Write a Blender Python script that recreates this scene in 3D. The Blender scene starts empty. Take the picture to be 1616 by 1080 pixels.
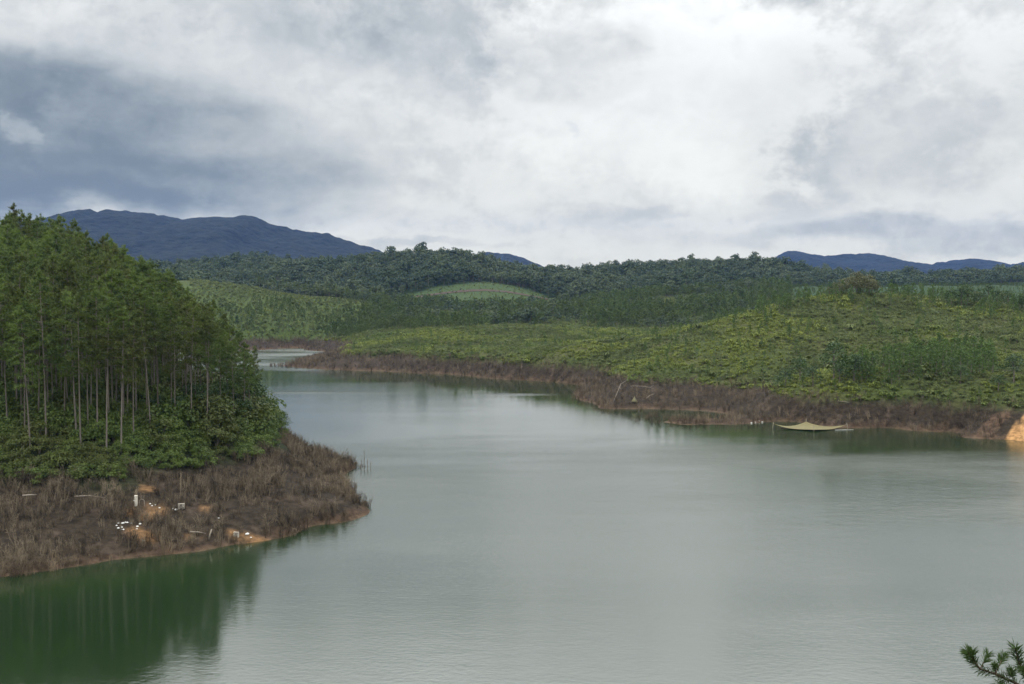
import bpy, math, random
import numpy as np

R = math.radians
scene = bpy.context.scene
COL = scene.collection
rng = np.random.default_rng(7)
random.seed(7)

# ------------------------------------------------------------------ camera
CAM_H = 33.0
F = 1571.1                       # focal length in pixels of the 1616 px wide frame
PITCH = math.atan(70.0 / F)
cam_data = bpy.data.cameras.new('camera')
cam_data.sensor_width = 36.0
cam_data.lens = 35.0
cam_data.clip_start = 0.5
cam_data.clip_end = 20000.0
cam = bpy.data.objects.new('camera', cam_data)
COL.objects.link(cam)
cam.location = (0, 0, CAM_H)
cam.rotation_euler = (R(90) - PITCH, 0, 0)
scene.camera = cam

# ------------------------------------------------------------------ sky and sun
SUN_ELEV, SUN_AZ = R(55), R(-115)          # azimuth from +Y, clockwise: the light comes from the left, a little behind
SKY_STRENGTH = 0.1
SUN_STRENGTH = 1.5
EXPOSURE = 0.0
SKY_GAIN = 1.0

class NX:
    """small expression builder for math nodes"""
    def __init__(s, nt): s.nt = nt; s.N = nt.nodes; s.L = nt.links
    def put(s, sock, v):
        if isinstance(v, (int, float)): sock.default_value = v
        else: s.L.new(v, sock)
    def m(s, op, a, b=0.0, c=None):
        n = s.N.new('ShaderNodeMath'); n.operation = op
        s.put(n.inputs[0], a); s.put(n.inputs[1], b)
        if c is not None: s.put(n.inputs[2], c)
        return n.outputs[0]
    def add(s, *v):
        o = v[0]
        for k in v[1:]: o = s.m('ADD', o, k)
        return o
    def sub(s, a, b): return s.m('SUBTRACT', a, b)
    def mul(s, *v):
        o = v[0]
        for k in v[1:]: o = s.m('MULTIPLY', o, k)
        return o
    def clamp(s, a, lo=0.0, hi=1.0):
        n = s.N.new('ShaderNodeClamp'); s.put(n.inputs[0], a); n.inputs[1].default_value = lo; n.inputs[2].default_value = hi
        return n.outputs[0]
    def smooth(s, a, lo, hi, to0=0.0, to1=1.0):
        n = s.N.new('ShaderNodeMapRange'); n.interpolation_type = 'SMOOTHSTEP'
        s.put(n.inputs['Value'], a); n.inputs['From Min'].default_value = lo; n.inputs['From Max'].default_value = hi
        n.inputs['To Min'].default_value = to0; n.inputs['To Max'].default_value = to1
        return n.outputs['Result']
    def gauss(s, a, b, a0, b0, sa, sb):
        da = s.mul(s.sub(a, a0), 1.0 / sa); db = s.mul(s.sub(b, b0), 1.0 / sb)
        return s.m('EXPONENT', s.mul(s.add(s.mul(da, da), s.mul(db, db)), -0.5))
    def xyz(s, x, y, z):
        n = s.N.new('ShaderNodeCombineXYZ'); s.put(n.inputs[0], x); s.put(n.inputs[1], y); s.put(n.inputs[2], z)
        return n.outputs[0]
    def noise(s, vec, scale, detail=4.0, rough=0.5, dist=0.0):
        n = s.N.new('ShaderNodeTexNoise'); s.L.new(vec, n.inputs['Vector'])
        n.inputs['Scale'].default_value = scale; n.inputs['Detail'].default_value = detail
        n.inputs['Roughness'].default_value = rough; n.inputs['Distortion'].default_value = dist
        return n.outputs['Fac']
    def mix(s, f, a, b):
        n = s.N.new('ShaderNodeMix'); n.data_type = 'RGBA'
        s.put(n.inputs[0], f)
        for sock, v in ((n.inputs[6], a), (n.inputs[7], b)):
            if isinstance(v, tuple): sock.default_value = (*v[:3], 1.0)
            else: s.L.new(v, sock)
        return n.outputs[2]

world = bpy.data.worlds.new('World')
scene.world = world
world.use_nodes = True
wt = world.node_tree
wt.nodes.clear()
W = NX(wt)
out = wt.nodes.new('ShaderNodeOutputWorld')
bg = wt.nodes.new('ShaderNodeBackground')
bg.inputs['Strength'].default_value = SKY_STRENGTH
wt.links.new(bg.outputs[0], out.inputs['Surface'])
sky = wt.nodes.new('ShaderNodeTexSky')
sky.sky_type = 'NISHITA'
sky.sun_disc = False
sky.sun_elevation = SUN_ELEV
sky.sun_rotation = SUN_AZ
tc = wt.nodes.new('ShaderNodeTexCoord')
sep = wt.nodes.new('ShaderNodeSeparateXYZ')
wt.links.new(tc.outputs['Generated'], sep.inputs[0])
dx, dy, dz = sep.outputs
zc = W.m('MAXIMUM', dz, 0.0)
den = W.add(zc, 0.10)
cp = W.xyz(W.m('DIVIDE', dx, den), W.m('DIVIDE', dy, den), 0.0)      # point on the cloud deck
az0 = W.m('ARCTAN2', dx, dy)
el0 = W.m('ARCSINE', dz)
dirv = W.xyz(az0, W.mul(el0, 1.7), 0.0)
w1 = W.noise(dirv, 7.0, 5.0, 0.55)
w2 = W.noise(W.xyz(W.add(az0, 7.3), W.mul(el0, 1.7), 2.0), 7.0, 5.0, 0.55)
az = W.add(az0, W.mul(W.sub(w1, 0.5), 0.22))
el = W.add(el0, W.mul(W.sub(w2, 0.5), 0.10))
def pa(px): return (px - 808) / F
def pe(py): return (470 - py) / F
cl = W.noise(cp, 0.55, 8.0, 0.52, 0.3)
cl2 = W.noise(cp, 1.7, 9.0, 0.58, 0.5)
cl3 = W.noise(W.xyz(az0, W.mul(el0, 1.25), 5.0), 7.0, 9.0, 0.58, 0.35)
cl4 = W.noise(W.xyz(W.add(az0, 3.1), W.mul(el0, 1.3), 9.0), 15.0, 9.0, 0.60, 0.3)
cl5 = W.noise(W.xyz(W.add(az0, 9.1), W.mul(el0, 1.3), 3.0), 36.0, 8.0, 0.62, 0.2)
rag = W.add(W.mul(W.sub(cl3, 0.5), 1.7), W.mul(W.sub(cl4, 0.5), 1.0), W.mul(W.sub(cl5, 0.5), 0.5))
lum = W.add(0.80, W.mul(W.gauss(az0, el0, 0.0, 0.03, 9.0, 0.05), 0.10))
# each mass of cloud: where it is, how far it reaches, how ragged its edge is, how much darker or brighter it is
for px, py, sx, sy, k, lo, hi, amp in (
        (-20, 250, 400, 100, 0.34, 0.20, 0.95, -0.38),    # rain cloud on the left
        (150, 190, 220, 45, 0.4, 0.30, 0.90, -0.15),
        (260, 300, 330, 48, 0.4, 0.25, 0.95, -0.20),
        (120, 335, 330, 28, 0.35, 0.25, 0.90, -0.20),
        (400, 250, 180, 60, 0.7, 0.35, 0.95, -0.12),
        (740, 55, 270, 85, 0.55, 0.32, 0.68, -0.15),     # grey mass above the middle
        (900, 110, 110, 45, 0.7, 0.40, 0.70, -0.10),
        (420, 60, 420, 70, 0.5, 0.25, 0.95, -0.10),
        (1060, 140, 220, 130, 0.55, 0.28, 0.62, 0.22),   # bright break
        (930, 260, 260, 70, 0.5, 0.30, 0.80, 0.07),
        (1255, 240, 80, 110, 0.7, 0.30, 0.75, -0.15),    # grey column right of it
        (1430, 260, 120, 60, 0.8, 0.40, 0.80, -0.08),
        (1500, 140, 130, 60, 0.7, 0.35, 0.75, 0.07),
        (1420, -5, 330, 40, 0.6, 0.30, 0.70, -0.18),
        (1440, 388, 330, 24, 0.30, 0.30, 0.90, -0.26),   # low dark band above the right mountains
        (1040, 340, 120, 20, 0.5, 0.35, 0.8, -0.12),
        (720, 350, 260, 16, 0.6, 0.35, 0.9, -0.09),
        (610, 384, 170, 9, 0.4, 0.3, 0.9, -0.16),
        (95, 245, 30, 18, 0.8, 0.5, 0.9, 0.10)):
    g = W.add(W.gauss(az, el, pa(px), pe(py), sx / F, sy / F), W.mul(rag, k))
    lum = W.add(lum, W.mul(W.smooth(g, lo, hi), amp))
wisp = W.smooth(cl3, 0.40, 0.62, -0.5, 0.5)
puff = W.smooth(W.add(W.mul(cl4, 0.6), W.mul(cl5, 0.4)), 0.42, 0.58, -0.5, 0.5)
lum = W.sub(lum, W.mul(W.gauss(az0, el0, -0.1, 0.30, 0.9, 0.07), 0.08))
lum = W.add(lum, W.mul(W.sub(cl, 0.5), 0.14), W.mul(W.sub(cl2, 0.5), 0.14), W.mul(wisp, 0.12), W.mul(puff, 0.08), W.mul(W.sub(cl5, 0.5), 0.12))
lum = W.m('SMOOTH_MAX', lum, 0.25, 0.16)
lum = W.sub(lum, W.mul(W.m('MAXIMUM', W.sub(lum, 0.84), 0.0), 0.6))
# an overcast sky brightens towards the zenith
lum = W.mul(lum, W.add(1.0, W.mul(W.smooth(dz, 0.18, 0.60), 2.1)), SKY_GAIN)
dk = W.clamp(W.sub(0.92, lum))
dk = W.mul(dk, dk)
lowel = W.gauss(az0, el0, 0.0, 0.0, 9.0, 0.10)
cr = W.mul(lum, W.sub(W.add(1.0, W.mul(lowel, 0.05)), W.mul(dk, 0.46)))
cg = W.mul(lum, W.sub(W.add(1.02, W.mul(lowel, 0.01)), W.mul(dk, 0.08)))
cb = W.mul(lum, W.add(W.sub(1.0, W.mul(lowel, 0.14)), W.mul(dk, 0.27)))
cloud = W.xyz(W.mul(cr, 10.0), W.mul(cg, 10.0), W.mul(cb, 10.0))
hole = W.mul(W.smooth(W.add(W.gauss(az, el, pa(877), pe(187), 13 / F, 10 / F), W.mul(W.sub(cl5, 0.5), 1.8), W.mul(W.sub(cl4, 0.5), 1.5)), 0.45, 1.0), 0.16)
hole2 = W.mul(W.smooth(cl, 0.72, 0.8), 0.35)
wt.links.new(W.mix(W.m('MAXIMUM', hole, hole2), cloud, sky.outputs[0]), bg.inputs['Color'])

sun_data = bpy.data.lights.new('sun', 'SUN')
sun_data.energy = SUN_STRENGTH
sun_data.angle = R(14)
sun_data.color = (1.0, 0.94, 0.85)
sun = bpy.data.objects.new('sun', sun_data)
COL.objects.link(sun)
sun.location = (-60, -30, 120)
sun.rotation_euler = (R(90) - SUN_ELEV, 0, math.pi - SUN_AZ)

vs = scene.view_settings
vs.view_transform = 'Standard'
vs.look = 'None'
vs.exposure = EXPOSURE
vs.gamma = 1.0
vs.use_curve_mapping = False
scene.render.engine = 'CYCLES'
cy = scene.cycles
cy.use_denoising = True
cy.denoising_prefilter = 'ACCURATE'
cy.max_bounces = 6
cy.diffuse_bounces = 2
cy.glossy_bounces = 2
cy.transmission_bounces = 2
cy.volume_bounces = 0
cy.transparent_max_bounces = 4
cy.caustics_reflective = False
cy.caustics_refractive = False
cy.sample_clamp_indirect = 4.0

# ------------------------------------------------------------------ helpers
def px_dir(px, py):
    a = (px - 808) / F; b = (540 - py) / F
    c, s = math.cos(PITCH), math.sin(PITCH)
    return np.array([a, c + b * s, -s + b * c])
def at_z(px, py, z):
    d = px_dir(px, py); t = (z - CAM_H) / d[2]
    return np.array([d[0] * t, d[1] * t, z])
def at_y(px, py, Y):
    d = px_dir(px, py); t = Y / d[1]
    return np.array([d[0] * t, Y, CAM_H + d[2] * t])
def project(x, y, z):
    c, s = math.cos(PITCH), math.sin(PITCH)
    zz = z - CAM_H
    dep = y * c - zz * s
    up = y * s + zz * c
    return 808 + F * x / dep, 540 - F * up / dep

def _hash(ix, iy, seed):
    h = (ix.astype(np.int64) * 374761393 + iy.astype(np.int64) * 668265263 + seed * 974634777) & 0xffffffff
    h = ((h ^ (h >> 13)) * 1274126177) & 0xffffffff
    return ((h ^ (h >> 16)) & 0xffff) / 65535.0
def vnoise(x, y, seed=0):
    ix, iy = np.floor(x), np.floor(y)
    fx, fy = x - ix, y - iy
    fx = fx * fx * (3 - 2 * fx); fy = fy * fy * (3 - 2 * fy)
    a = _hash(ix, iy, seed); b = _hash(ix + 1, iy, seed); c = _hash(ix, iy + 1, seed); d = _hash(ix + 1, iy + 1, seed)
    return (a * (1 - fx) + b * fx) * (1 - fy) + (c * (1 - fx) + d * fx) * fy
def fbm(x, y, seed=0, octv=4):
    t, amp, tot = 0, 1.0, 0
    for k in range(octv):
        t = t + amp * vnoise(x * 2 ** k + 17.3 * k, y * 2 ** k - 9.1 * k, seed + k); tot += amp; amp *= 0.5
    return t / tot - 0.5
def sstep(a, b, x):
    t = np.clip((x - a) / (b - a), 0, 1)
    return t * t * (3 - 2 * t)

def in_poly(px, py, poly):
    r = np.zeros(np.shape(px), bool)
    n = len(poly)
    for i in range(n):
        x1, y1 = poly[i]; x2, y2 = poly[(i + 1) % n]
        if y1 == y2: continue
        c = ((y1 > py) != (y2 > py)) & (px < (x2 - x1) * (py - y1) / (y2 - y1) + x1)
        r ^= c
    return r

def mesh_np(name, V, Fc, mats=(), fmat=None, smooth=False, tint=None):
    me = bpy.data.meshes.new(name)
    me.from_pydata([tuple(v) for v in V] if not isinstance(V, np.ndarray) else V.tolist(), [], Fc if isinstance(Fc, list) else Fc.tolist())
    for m in mats: me.materials.append(m)
    if fmat is not None: me.polygons.foreach_set('material_index', np.asarray(fmat, np.int32))
    if smooth: me.polygons.foreach_set('use_smooth', np.ones(len(me.polygons), bool))
    if tint is not None:
        a = me.attributes.new('tint', 'FLOAT', 'POINT'); a.data.foreach_set('value', np.asarray(tint, np.float32))
    me.update()
    return me

def link(name, data, parent=None, **props):
    o = bpy.data.objects.new(name, data)
    COL.objects.link(o)
    if parent is not None: o.parent = parent
    for k, v in props.items(): o[k] = v
    return o

class MB:
    """collects vertices and faces with a material index and a tint"""
    def __init__(s): s.V = []; s.Fc = []; s.M = []; s.T = []
    def face(s, pts, m=0, t=0.5):
        n = len(s.V); s.V.extend([tuple(p) for p in pts]); s.T.extend([t] * len(pts))
        s.Fc.append(list(range(n, n + len(pts)))); s.M.append(m)
    def tube(s, pts, rad, n=5, m=0, t=0.5, cap=False):
        pts = [np.asarray(p, float) for p in pts]
        base = len(s.V); k = len(pts)
        for i, p in enumerate(pts):
            d = pts[min(i + 1, k - 1)] - pts[max(i - 1, 0)]; d = d / (np.linalg.norm(d) + 1e-9)
            u = np.cross(d, (0.31, 0.95, 0.05) if abs(d[1]) < 0.9 else (1, 0, 0)); u /= np.linalg.norm(u); w = np.cross(d, u)
            for j in range(n):
                a = 2 * math.pi * j / n
                s.V.append(tuple(p + rad[i] * (math.cos(a) * u + math.sin(a) * w))); s.T.append(t)
        for i in range(k - 1):
            for j in range(n):
                a = base + i * n + j; b = base + i * n + (j + 1) % n
                s.Fc.append([a, b, b + n, a + n]); s.M.append(m)
        if cap:
            s.Fc.append([base + (k - 1) * n + j for j in range(n)]); s.M.append(m)
            s.Fc.append([base + j for j in reversed(range(n))]); s.M.append(m)
    def spike(s, p, q, r, m=0, t=0.5):
        p = np.asarray(p, float); q = np.asarray(q, float); d = q - p; L = np.linalg.norm(d) + 1e-9; d = d / L
        u = np.cross(d, (0.3, 0.9, 0.2)); u /= np.linalg.norm(u) + 1e-9; w = np.cross(d, u)
        n = len(s.V)
        for a in (0, 2.094, 4.189): s.V.append(tuple(p + r * (math.cos(a) * u + math.sin(a) * w)))
        s.V.append(tuple(q)); s.T.extend([t] * 4)
        for a, b in ((0, 1), (1, 2), (2, 0)): s.Fc.append([n + a, n + b, n + 3]); s.M.append(m)
    def box(s, c, d, m=0, t=0.5, rot=0.0, jit=0.0):
        c = np.asarray(c, float); n = len(s.V)
        cr, sr = math.cos(rot), math.sin(rot)
        for z in (-1, 1):
            for x, y in ((-1, -1), (1, -1), (1, 1), (-1, 1)):
                X = x * d[0] / 2 + random.uniform(-jit, jit); Y = y * d[1] / 2 + random.uniform(-jit, jit)
                s.V.append((c[0] + X * cr - Y * sr, c[1] + X * sr + Y * cr, c[2] + z * d[2] / 2 + random.uniform(-jit, jit))); s.T.append(t)
        for q in ((0, 3, 2, 1), (4, 5, 6, 7), (0, 1, 5, 4), (1, 2, 6, 5), (2, 3, 7, 6), (3, 0, 4, 7)):
            s.Fc.append([n + k for k in q]); s.M.append(m)
    def mesh(s, name, mats=(), smooth=False):
        return mesh_np(name, s.V, s.Fc, mats, s.M, smooth, s.T)

# ------------------------------------------------------------------ materials
def new_mat(name):
    m = bpy.data.materials.new(name); m.use_nodes = True
    nt = m.node_tree
    return m, NX(nt), nt.nodes['Principled BSDF']

def leaf_mat(name, dark, light, patch=None, patch_scale=0.03, rough=0.55, trans=0.25, spread=0.5):
    """foliage: colour varies by leaf (tint), by plant (random) and by stand (world noise)"""
    m, X, b = new_mat(name)
    oi = X.N.new('ShaderNodeObjectInfo')
    at = X.N.new('ShaderNodeAttribute'); at.attribute_name = 'tint'
    geo = X.N.new('ShaderNodeNewGeometry')
    f = X.clamp(X.add(X.mul(oi.outputs['Random'], spread), X.mul(at.outputs['Fac'], 1.0 - spread)))
    c = X.mix(f, dark, light)
    if patch is not None:
        n = X.noise(geo.outputs['Position'], patch_scale, 3.0, 0.55)
        c = X.mix(X.smooth(n, 0.44, 0.62), c, X.mix(f, tuple(v * 0.7 for v in patch), patch))
    X.L.new(c, b.inputs['Base Color'])
    b.inputs['Roughness'].default_value = rough
    b.inputs['Specular IOR Level'].default_value = 0.25
    tr = X.N.new('ShaderNodeBsdfTranslucent'); X.L.new(c, tr.inputs['Color'])
    ms = X.N.new('ShaderNodeMixShader'); ms.inputs[0].default_value = trans
    X.L.new(b.outputs[0], ms.inputs[1]); X.L.new(tr.outputs[0], ms.inputs[2])
    X.L.new(ms.outputs[0], X.N['Material Output'].inputs['Surface'])
    return m

def plain_mat(name, c1, c2, scale=3.0, rough=0.85, bump=0.0, stretch=None):
    m, X, b = new_mat(name)
    t = X.N.new('ShaderNodeTexCoord')
    v = t.outputs['Object']
    if stretch:
        mp = X.N.new('ShaderNodeMapping'); mp.inputs['Scale'].default_value = stretch; X.L.new(v, mp.inputs['Vector']); v = mp.outputs[0]
    oi = X.N.new('ShaderNodeObjectInfo')
    at = X.N.new('ShaderNodeAttribute'); at.attribute_name = 'tint'
    n = X.noise(v, scale, 5.0, 0.6)
    f = X.clamp(X.add(X.mul(X.sub(n, 0.5), 1.4), X.mul(oi.outputs['Random'], 0.5), X.mul(at.outputs['Fac'], 0.5)))
    X.L.new(X.mix(f, c1, c2), b.inputs['Base Color'])
    b.inputs['Roughness'].default_value = rough
    b.inputs['Specular IOR Level'].default_value = 0.2
    if bump:
        bm = X.N.new('ShaderNodeBump'); bm.inputs['Strength'].default_value = bump; bm.inputs['Distance'].default_value = 0.052
        X.L.new(n, bm.inputs['Height']); X.L.new(bm.outputs[0], b.inputs['Normal'])
    return m

M_BARK = plain_mat('pine_bark', (0.085, 0.070, 0.060), (0.21, 0.185, 0.165), 2.0, 0.9, 0.4, (3, 3, 0.6))
M_NEEDLE = leaf_mat('pine_needles', (0.030, 0.056, 0.014), (0.150, 0.212, 0.046), (0.095, 0.115, 0.028), 0.06, 0.5, 0.25)
M_SHRUB = leaf_mat('shrub_leaves', (0.045, 0.080, 0.018), (0.135, 0.185, 0.040), (0.085, 0.105, 0.026), 0.09, 0.5, 0.3)
M_FERN = leaf_mat('fern_leaves', (0.110, 0.145, 0.028), (0.210, 0.242, 0.048), (0.110, 0.155, 0.034), 0.022, 0.6, 0.3)
M_PLANT = leaf_mat('plantation_needles', (0.040, 0.068, 0.022), (0.115, 0.165, 0.050), (0.095, 0.130, 0.040), 0.022, 0.55, 0.25)
M_SCRUB = leaf_mat('scrub_leaves', (0.060, 0.084, 0.026), (0.155, 0.185, 0.056), (0.095, 0.120, 0.032), 0.05, 0.6, 0.25)
M_YOUNG = leaf_mat('young_pine_needles', (0.048, 0.090, 0.022), (0.115, 0.180, 0.045), None, 0.05, 0.5, 0.25)
M_FOREST = leaf_mat('forest_leaves', (0.024, 0.044, 0.024), (0.100, 0.128, 0.060), (0.055, 0.085, 0.040), 0.012, 0.6, 0.2, 0.65)
M_DARKLEAF = leaf_mat('dark_leaves', (0.018, 0.042, 0.012), (0.055, 0.095, 0.025), None, 0.05, 0.45, 0.2)
M_OLIVE = leaf_mat('olive_leaves', (0.05, 0.06, 0.022), (0.13, 0.13, 0.05), None, 0.05, 0.5, 0.2)
M_TWIG, X, b = new_mat('dead_twigs')
geo = X.N.new('ShaderNodeNewGeometry'); oi = X.N.new('ShaderNodeObjectInfo'); at = X.N.new('ShaderNodeAttribute'); at.attribute_name = 'tint'
sp = X.N.new('ShaderNodeSeparateXYZ'); X.L.new(geo.outputs['Position'], sp.inputs[0])
f = X.clamp(X.add(X.mul(oi.outputs['Random'], 0.6), X.mul(at.outputs['Fac'], 0.5), X.mul(X.sub(X.noise(geo.outputs['Position'], 0.12, 3.0, 0.6), 0.5), 1.3), -0.1))
c = X.mix(f, (0.022, 0.018, 0.014), (0.245, 0.198, 0.140))
low = X.smooth(X.add(sp.outputs[2], X.mul(X.sub(X.noise(geo.outputs['Position'], 0.2, 3.0, 0.6), 0.5), 3.0)), 0.4, 2.0, 0.6, 0.0)
X.L.new(X.mix(low, c, X.mix(f, (0.036, 0.028, 0.020), (0.205, 0.152, 0.100))), b.inputs['Base Color'])       # silt dried on the lower twigs
b.inputs['Roughness'].default_value = 0.95; b.inputs['Specular IOR Level'].default_value = 0.1
M_WOOD = plain_mat('bleached_wood', (0.17, 0.145, 0.12), (0.32, 0.28, 0.235), 3.0, 0.9)
M_WHITE = plain_mat('white_plastic', (0.42, 0.42, 0.41), (0.72, 0.72, 0.70), 4.0, 0.5)
M_CONC = plain_mat('pale_concrete', (0.24, 0.21, 0.175), (0.62, 0.58, 0.50), 3.0, 0.9, 0.3)

# ------------------------------------------------------------------ terrain: control points traced at their real depth
CP = []
def cz(px, py, z): CP.append(at_z(px, py, z))
def cyy(px, py, Y): CP.append(at_y(px, py, Y))
def cw(x, y, z): CP.append(np.array([x, y, z], float))
def cpx(px, Y, z): CP.append(np.array([(px - 808) / F * Y, Y, z], float))

shore_left = [(-260, 962), (-100, 928), (0, 912), (70, 902), (150, 889), (240, 879), (320, 870), (400, 857), (470, 842), (540, 826), (580, 814),
              (573, 797), (556, 780), (546, 766), (541, 754), (562, 740)]
for p in shore_left: cz(*p, 0)
back_left = [(-36, 206), (-48, 225), (-63, 247), (-82, 278), (-108, 312), (-155, 350), (-240, 375), (-330, 385)]
for x, y in back_left: cw(x, y, 0)
for x, y in back_left: cw(x + 8, y + 14, -4)
ZB = 6.2
for p in [(-260, 790), (-100, 775), (0, 768), (100, 764), (200, 755), (260, 745), (330, 735), (400, 713), (440, 690)]: cz(*p, ZB)
for p, z in (((500, 790), 2.6), ((545, 795), 1.5), ((495, 740), 2.0), ((470, 760), 3.0), ((525, 733), 1.1), ((520, 760), 2.0)): cz(*p, z)
cz(520, 742, 1.5); cz(545, 739, 0.6); cz(560, 806, 0.7)
cw(-42, 202, 1.3); cw(-49, 213, 1.6); cw(-50, 201, 4.6); cw(-60, 222, 4.5)
for px, prof in ((-150, ((160, 13), (200, 21), (270, 33), (350, 32), (430, 20))), (0, ((160, 11.5), (200, 18), (235, 25.5), (270, 31), (320, 28), (380, 6))),
                 (100, ((150, 9.5), (165, 12), (200, 18), (235, 24.5), (265, 27.5), (310, 18))), (200, ((155, 9.3), (170, 11.5), (200, 15), (235, 19), (265, 17.5), (300, 7))),
                 (300, ((165, 9.2), (190, 12), (215, 13), (240, 11), (265, 6))), (370, ((170, 8.2), (190, 10.5), (210, 11), (230, 7))),
                 (420, ((178, 7.4), (195, 9.0), (208, 8.8)))):
    for Y, z in prof: cpx(px, Y, z)

shore_right = [(440, 578), (480, 581), (520, 584), (600, 586), (700, 590), (760, 596), (840, 601), (900, 606), (925, 611), (903, 622), (915, 632), (945, 645),
               (1022, 655), (1100, 661), (1200, 668), (1300, 673), (1400, 679), (1500, 687), (1560, 693), (1616, 703), (1750, 735), (1900, 780), (2100, 850)]
for p in shore_right: cz(*p, 0)
for p in [(470, 570), (498, 563), (522, 557), (510, 554.5), (450, 553.5), (390, 553), (300, 553), (180, 553)]: cz(*p, 0)
for p in [(300, 537), (400, 535), (460, 534), (510, 536)]: cz(*p, ZB)
for p in [(540, 556), (600, 560), (700, 566), (800, 572), (880, 577), (960, 589), (1000, 599), (1100, 604), (1200, 610), (1250, 624), (1300, 630), (1400, 634), (1500, 639),
          (1570, 643), (1616, 646), (1750, 670), (1900, 705)]: cz(*p, ZB)
for p in [(500, 569), (935, 615), (955, 630)]: cz(*p, 1.8)
# lake bed
for p in [(-250, 1100), (-50, 1010), (100, 960), (250, 930), (400, 905), (520, 870), (600, 850), (630, 800), (620, 760), (590, 740), (580, 770), (600, 720), (560, 690), (500, 660), (450, 625),
          (430, 600), (500, 596), (600, 600), (700, 605), (800, 613), (870, 616), (870, 635), (920, 655), (1000, 668), (1100, 676), (1250, 686), (1400, 696), (1500, 704), (1600, 722),
          (1750, 770), (1950, 860), (800, 700), (1000, 780), (1300, 800), (800, 900), (1200, 950), (1600, 900), (500, 1000), (200, 1080), (430, 565), (470, 558), (400, 562), (300, 575), (430, 572)]: cz(*p, -3.0)
for px in (-300, 0, 400, 800, 1200, 1600, 2000): cpx(px, 80, -4)
# the green peninsula and the right hill
for p, Y in (((560, 548), 520), ((600, 535), 540), ((700, 524), 550), ((850, 517), 570), ((950, 522), 540), ((620, 548), 490), ((750, 548), 490), ((880, 548), 470)): cyy(*p, Y)
for p, Y in (((1616, 495), 395), ((1540, 484), 400), ((1450, 474), 400), ((1350, 466), 400), ((1280, 473), 392), ((1200, 492), 385), ((1120, 517), 378), ((1050, 530), 400),
             ((1750, 500), 390), ((1900, 520), 380), ((1300, 520), 345), ((1450, 520), 345), ((1600, 530), 335),
             ((1300, 565), 312), ((1450, 565), 305), ((1600, 570), 292), ((1200, 560), 325), ((1100, 570), 335), ((1000, 570), 365), ((1750, 580), 290), ((1250, 500), 370), ((1400, 492), 378)): cyy(*p, Y)
for px, Y, z in ((1350, 470, 27), (1350, 560, 17), (1200, 480, 16), (1200, 560, 12), (1060, 480, 13), (1500, 480, 26), (1500, 580, 18), (1650, 480, 26), (1650, 600, 22), (1900, 500, 28), (950, 620, 12),
                 (700, 620, 13), (560, 600, 9)): cpx(px, Y, z)
# slopes behind the bay, valley, plantations
for p, Y in (((300, 440), 820), ((340, 444), 805), ((400, 455), 790), ((460, 470), 780), ((560, 482), 760), ((620, 497), 740), ((450, 520), 665), ((560, 527), 680), ((640, 520), 690),
             ((360, 500), 690), ((300, 510), 680), ((200, 445), 820), ((100, 450), 800)): cyy(*p, Y)
for px, Y, z in ((700, 700, 16), (850, 700, 16), (1000, 700, 17), (1150, 700, 19), (1300, 720, 24), (1500, 720, 26), (1700, 720, 28), (700, 820, 22), (850, 820, 22), (1000, 820, 25), (1150, 820, 33),
                 (400, 900, 36), (500, 900, 33), (600, 900, 30)): cpx(px, Y, z)
for p, Y in (((640, 474), 980), ((700, 462), 1000), ((760, 452), 1010), ((820, 462), 1000), ((870, 480), 990), ((950, 478), 950), ((1050, 474), 950), ((760, 478), 930),
             ((1200, 464), 860), ((1300, 455), 950), ((1400, 455), 950), ((1500, 455), 940), ((1600, 468), 860), ((1616, 455), 960), ((1750, 455), 950), ((1120, 468), 900)): cyy(*p, Y)
# forested ridges (ground lies about ten metres under the crowns)
for p, Y in (((200, 442), 1550), ((320, 432), 1500), ((395, 413), 1500), ((470, 422), 1480), ((540, 422), 1350), ((620, 416), 1260), ((685, 410), 1250), ((750, 417), 1260), ((800, 433), 1260), ((860, 441), 1290),
             ((900, 444), 1310), ((960, 431), 1310), ((1040, 428), 1300), ((1140, 422), 1300), ((1210, 427), 1310), ((1260, 435), 1310), ((1307, 443), 1330), ((1340, 449), 1330), ((1387, 451), 1350), ((1420, 450), 1350), ((1483, 453), 1350),
             ((1531, 444), 1350), ((1616, 438), 1330), ((1750, 425), 1350), ((600, 442), 1130), ((700, 438), 1120), ((500, 449), 1120), ((820, 457), 1120), ((1000, 452), 1120), ((1150, 450), 1120), ((400, 447), 1150), ((1300, 456), 1150), ((1400, 458), 1150), ((1500, 458), 1150), ((1600, 450), 1120)): cyy(*p, Y)
for px in (0, 200, 400, 600, 800, 1000, 1200, 1400, 1600, 1800): cpx(px, 1750, 40); cpx(px, 2500, 25)
CP = np.array(CP)
def wc(x, y): return x / y, np.log(y)
cu, cv = wc(CP[:, 0], CP[:, 1])
def kern(r2): return np.sqrt(r2 + 0.02 ** 2)
K = kern((cu[:, None] - cu[None]) ** 2 + (cv[:, None] - cv[None]) ** 2)
n = len(CP)
A = np.zeros((n + 1, n + 1)); A[:n, :n] = K - np.eye(n) * 0.002; A[:n, n] = 1; A[n, :n] = 1
wts = np.linalg.solve(A, np.append(CP[:, 2], 0))
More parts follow.
